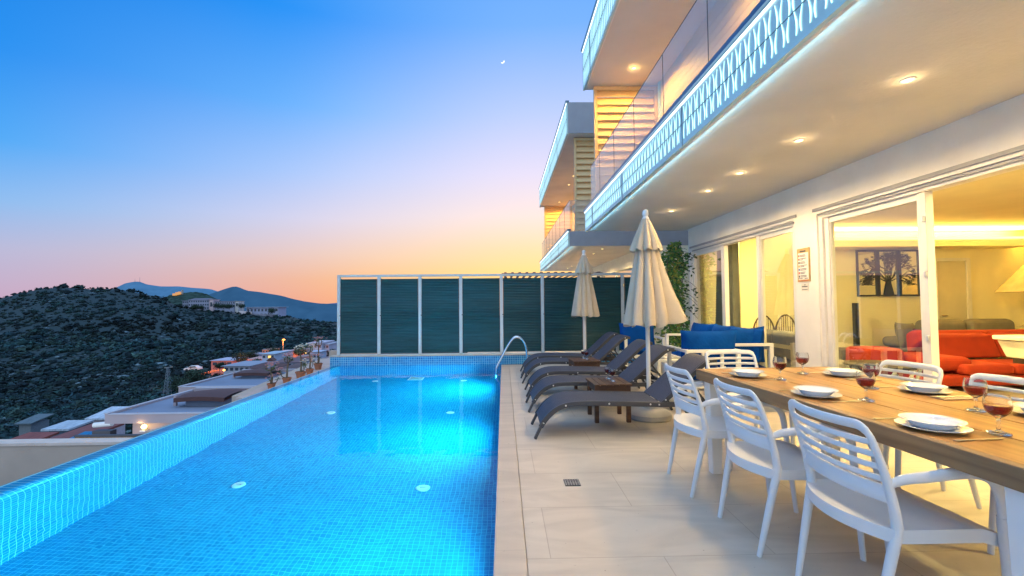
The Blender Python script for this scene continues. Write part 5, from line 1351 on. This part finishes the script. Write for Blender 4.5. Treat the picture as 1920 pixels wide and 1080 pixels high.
tq, L, H = block('low house with a lit window beside the fence edge', 598, 622, 674, 683, 110, 6, (.40,.36,.42), 4, 1, (.18,.14,.16), **vb)
MB().box(L*.3, L*.42, -.16, -.09, H*.3, H*.75).build('lit_window', 'lit_win', tq)
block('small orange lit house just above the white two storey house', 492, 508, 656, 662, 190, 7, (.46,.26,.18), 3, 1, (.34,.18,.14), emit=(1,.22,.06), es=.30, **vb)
block('small pale house above the orange lit house', 468, 486, 664, 671, 185, 7, (.42,.42,.54), 4, 1, (.28,.26,.32), **vb)
tq, L, H = block('pale house with two lit windows left of the apartment house', 560, 576, 656, 665, 175, 7, (.50,.44,.46), 3, 2, (.30,.20,.20), **vb)
for u_ in (.2, .65): MB().box(L*u_, L*u_+.9, -.16, -.09, H*.15, H*.42).build('lit_window', 'lit_win', tq)
# street lamp and lit banks
sl = thing('street_lamp', 'tall street lamp with an orange glow above the village', 'street lamp', at(530.5, 664, 150))
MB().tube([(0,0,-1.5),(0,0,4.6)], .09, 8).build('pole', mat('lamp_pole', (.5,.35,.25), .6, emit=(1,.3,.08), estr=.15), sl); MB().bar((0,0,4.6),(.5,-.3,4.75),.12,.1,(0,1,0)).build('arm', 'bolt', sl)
MB().lathe([(0,.22),(.3,.16),(.42,0),(.3,-.16),(0,-.22)], 14, (.3,-.2,4.7)).build('lantern', emis('sodium_glow', (1,.30,.05), 9), sl, smooth=60)
point('street_lamp_light', at(532, 637, 149.4), 2600, (1, .28, .06), .3)
point('valley_lamp_light', at(396, 688, 116), 2600, (1, .20, .05), .4)
point('valley_lamp_light', at(548, 660, 155), 3500, (1, .26, .06), .4)
point('valley_lamp_light', at(478, 676, 122), 3200, (1, .25, .06), .4)
t = thing('street_lamp', 'small yellow lamp glowing left of the low white house', 'street lamp', at(420, 694, 66))
MB().lathe([(0,.14),(.12,.08),(.16,0),(.12,-.08),(0,-.14)], 12).build('lantern', emis('yellow_glow', (1,.50,.08), 7), t, smooth=60); MB().tube([(0,0,-2),(0,0,-.1)], .04, 6).build('pole', 'bolt', t)
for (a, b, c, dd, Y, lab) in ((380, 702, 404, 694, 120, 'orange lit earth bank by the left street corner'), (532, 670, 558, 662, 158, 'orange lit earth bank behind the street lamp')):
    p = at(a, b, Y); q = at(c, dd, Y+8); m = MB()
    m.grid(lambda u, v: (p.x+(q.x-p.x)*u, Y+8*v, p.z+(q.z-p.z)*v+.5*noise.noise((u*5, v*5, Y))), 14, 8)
    tag(m.build('earth_bank', mat('lit_earth', (.40,.14,.07), .95, var=.5, scale=.8, emit=(1,.20,.05), estr=.4)), lab, 'bank')  # lamp light on the ground put into the earth as emission
# parked white car
cr = thing('parked_car', 'white parked car among the trees at the foot of the hill', 'car', at(344, 696, 128), math.radians(8))
m = MB(); m.prism([(0,.25),(0,.62),(.25,.78),(1.0,.86),(1.55,1.32),(2.9,1.36),(3.5,.95),(4.0,.85),(4.1,.3)], 0, 1.7, axis=1); m.build('body', 'white', cr, bevel=.06, seg=2)
m = MB(); m.prism([(1.2,.90),(1.62,1.26),(2.85,1.30),(3.3,.95)], -.02, 1.72, axis=1); m.build('window', 'black', cr)
for x in (.8, 3.2):
    for y in (.0, 1.6): MB().tube([(x, y-.04, .3), (x, y+.14, .3)], .32, 14, (0,0,1)).build('wheel', 'black', cr)

# pylon
py_ = thing('pylon', 'thin grey lattice pylon standing at the edge of the trees', 'pylon', at(314, 735, 75))
m = MB(); HP = 4.0
for sx in (-1, 1):
    for sy in (-1, 1): m.bar((sx*.42, sy*.42, -1), (sx*.10, sy*.10, HP), .05, .05, (0,1,.1))
for k in range(8):
    z0, z1 = HP*k/8, HP*(k+1)/8; r0, r1 = .42-.32*k/8, .42-.32*(k+1)/8
    for sx in (-1, 1): m.bar((sx*r0, -r0, z0), (-sx*r1, -r1, z1), .025, .025, (0,1,0)); m.bar((r0*sx, -r0, z0), (r1*sx, r1, z1), .025, .025, (0,1,.1))
m.build('lattice', mat('pylon_steel', (.16,.21,.25), .6), py_)
m = MB()
for z in (HP*.97,): m.bar((-.55,0,z), (.75,0,z+.15), .05, .05, (0,1,0))
m.build('cross_arm', 'bolt', py_)

# trees one can tell apart in the valley
M['tree_leaf'] = attr_mat('tree_leaf', .8)
def tree(px_, py_, Y, h, wd, label, seed, dark=1.0, col=None):
    rnd = random.Random(seed); p = at(px_, py_, Y); t = thing('tree', label, 'tree', p, group='trees in the valley')
    tr_ = MB(); tr_.tube(bez([(0,0,-1.0),(rnd.uniform(-.1,.1),0,h*.25),(rnd.uniform(-.2,.2),rnd.uniform(-.2,.2),h*.6)], 5), [.10*h*.35*(1-.06*i) for i in range(11)], 8)
    lobes = []
    for k in range(9):
        a = rnd.random()*2*PI; r_ = wd*.32*rnd.random()**.5; z = h*rnd.uniform(.32, .78); lobes.append((Vector((r_*math.cos(a), r_*math.sin(a), z)), wd*rnd.uniform(.18, .30)))
        if k < 5: tr_.tube([(0,0,h*.3), lobes[-1][0]], [.05*h*.2, .02*h*.2], 6)
    tr_.build('trunk', 'bark', t, smooth=60)
    lf = MB(); cols = []
    for c, r_ in lobes:
        for i in range(110):
            d = Vector((rnd.gauss(0,1), rnd.gauss(0,1), rnd.gauss(0,.8))).normalized(); q = c+d*r_*rnd.uniform(.55, 1.08)
            s = wd*rnd.uniform(.035, .065); lf.leaf(q, (rnd.gauss(0,1), rnd.gauss(0,1), rnd.gauss(0,.6)), d, s*1.6, s*1.1)
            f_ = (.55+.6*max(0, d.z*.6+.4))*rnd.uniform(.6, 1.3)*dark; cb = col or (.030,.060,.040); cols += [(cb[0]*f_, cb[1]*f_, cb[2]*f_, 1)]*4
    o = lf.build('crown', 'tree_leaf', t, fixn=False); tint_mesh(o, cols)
TL = [(332, 735, 62, 2.2, 2.6, 'dark round tree just right of the pylon', 1), (352, 728, 66, 2.6, 3.0, 'dark tree behind the second villa roof edge', 2), (372, 722, 72, 2.6, 3.0, 'dark tree between the parked car and flat roof', 3),
      (450, 684, 128, 3.4, 4.2, 'round dark tree between the two lit houses', 5), (344, 741, 50, 1.4, 2.0, 'olive bush at the corner of the flat roof', 6),
      (478, 688, 105, 1.8, 3.2, 'bush in front of the orange lit house', 7), (560, 668, 145, 2.4, 4.0, 'dark tree right of the orange cottage', 8), (512, 664, 160, 2.0, 4.6, 'wide dark tree left of the street lamp', 9),
      (624, 672, 150, 3.0, 4.0, 'pale tree between the apartment house and fence', 10), (470, 673, 140, 2.0, 3.6, 'tree above the orange lit house', 11), (412, 692, 110, 1.5, 3.0, 'bush below the pink lit house', 12)]
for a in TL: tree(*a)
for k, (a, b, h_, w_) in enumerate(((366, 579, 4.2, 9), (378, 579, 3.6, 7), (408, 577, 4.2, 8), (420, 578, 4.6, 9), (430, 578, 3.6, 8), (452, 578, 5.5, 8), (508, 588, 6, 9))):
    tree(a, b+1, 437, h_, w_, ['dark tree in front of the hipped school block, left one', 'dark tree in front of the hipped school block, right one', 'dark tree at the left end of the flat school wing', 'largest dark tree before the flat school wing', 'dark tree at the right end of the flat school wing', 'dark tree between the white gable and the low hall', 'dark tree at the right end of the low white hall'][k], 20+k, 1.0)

# ------------------------------------------------------------------ render settings
scene.view_settings.view_transform = 'Standard'; scene.view_settings.look = 'None'; scene.view_settings.exposure = 0; scene.view_settings.gamma = 1
cy = scene.cycles
cy.use_denoising = True
try: cy.denoiser = 'OPENIMAGEDENOISE'; cy.denoising_input_passes = 'RGB_ALBEDO_NORMAL'; cy.denoising_prefilter = 'ACCURATE'
except Exception: pass
cy.max_bounces = 10; cy.diffuse_bounces = 4; cy.glossy_bounces = 4; cy.transmission_bounces = 8; cy.transparent_max_bounces = 12
cy.caustics_reflective = False; cy.caustics_refractive = True; cy.sample_clamp_indirect = 30; cy.use_light_tree = True
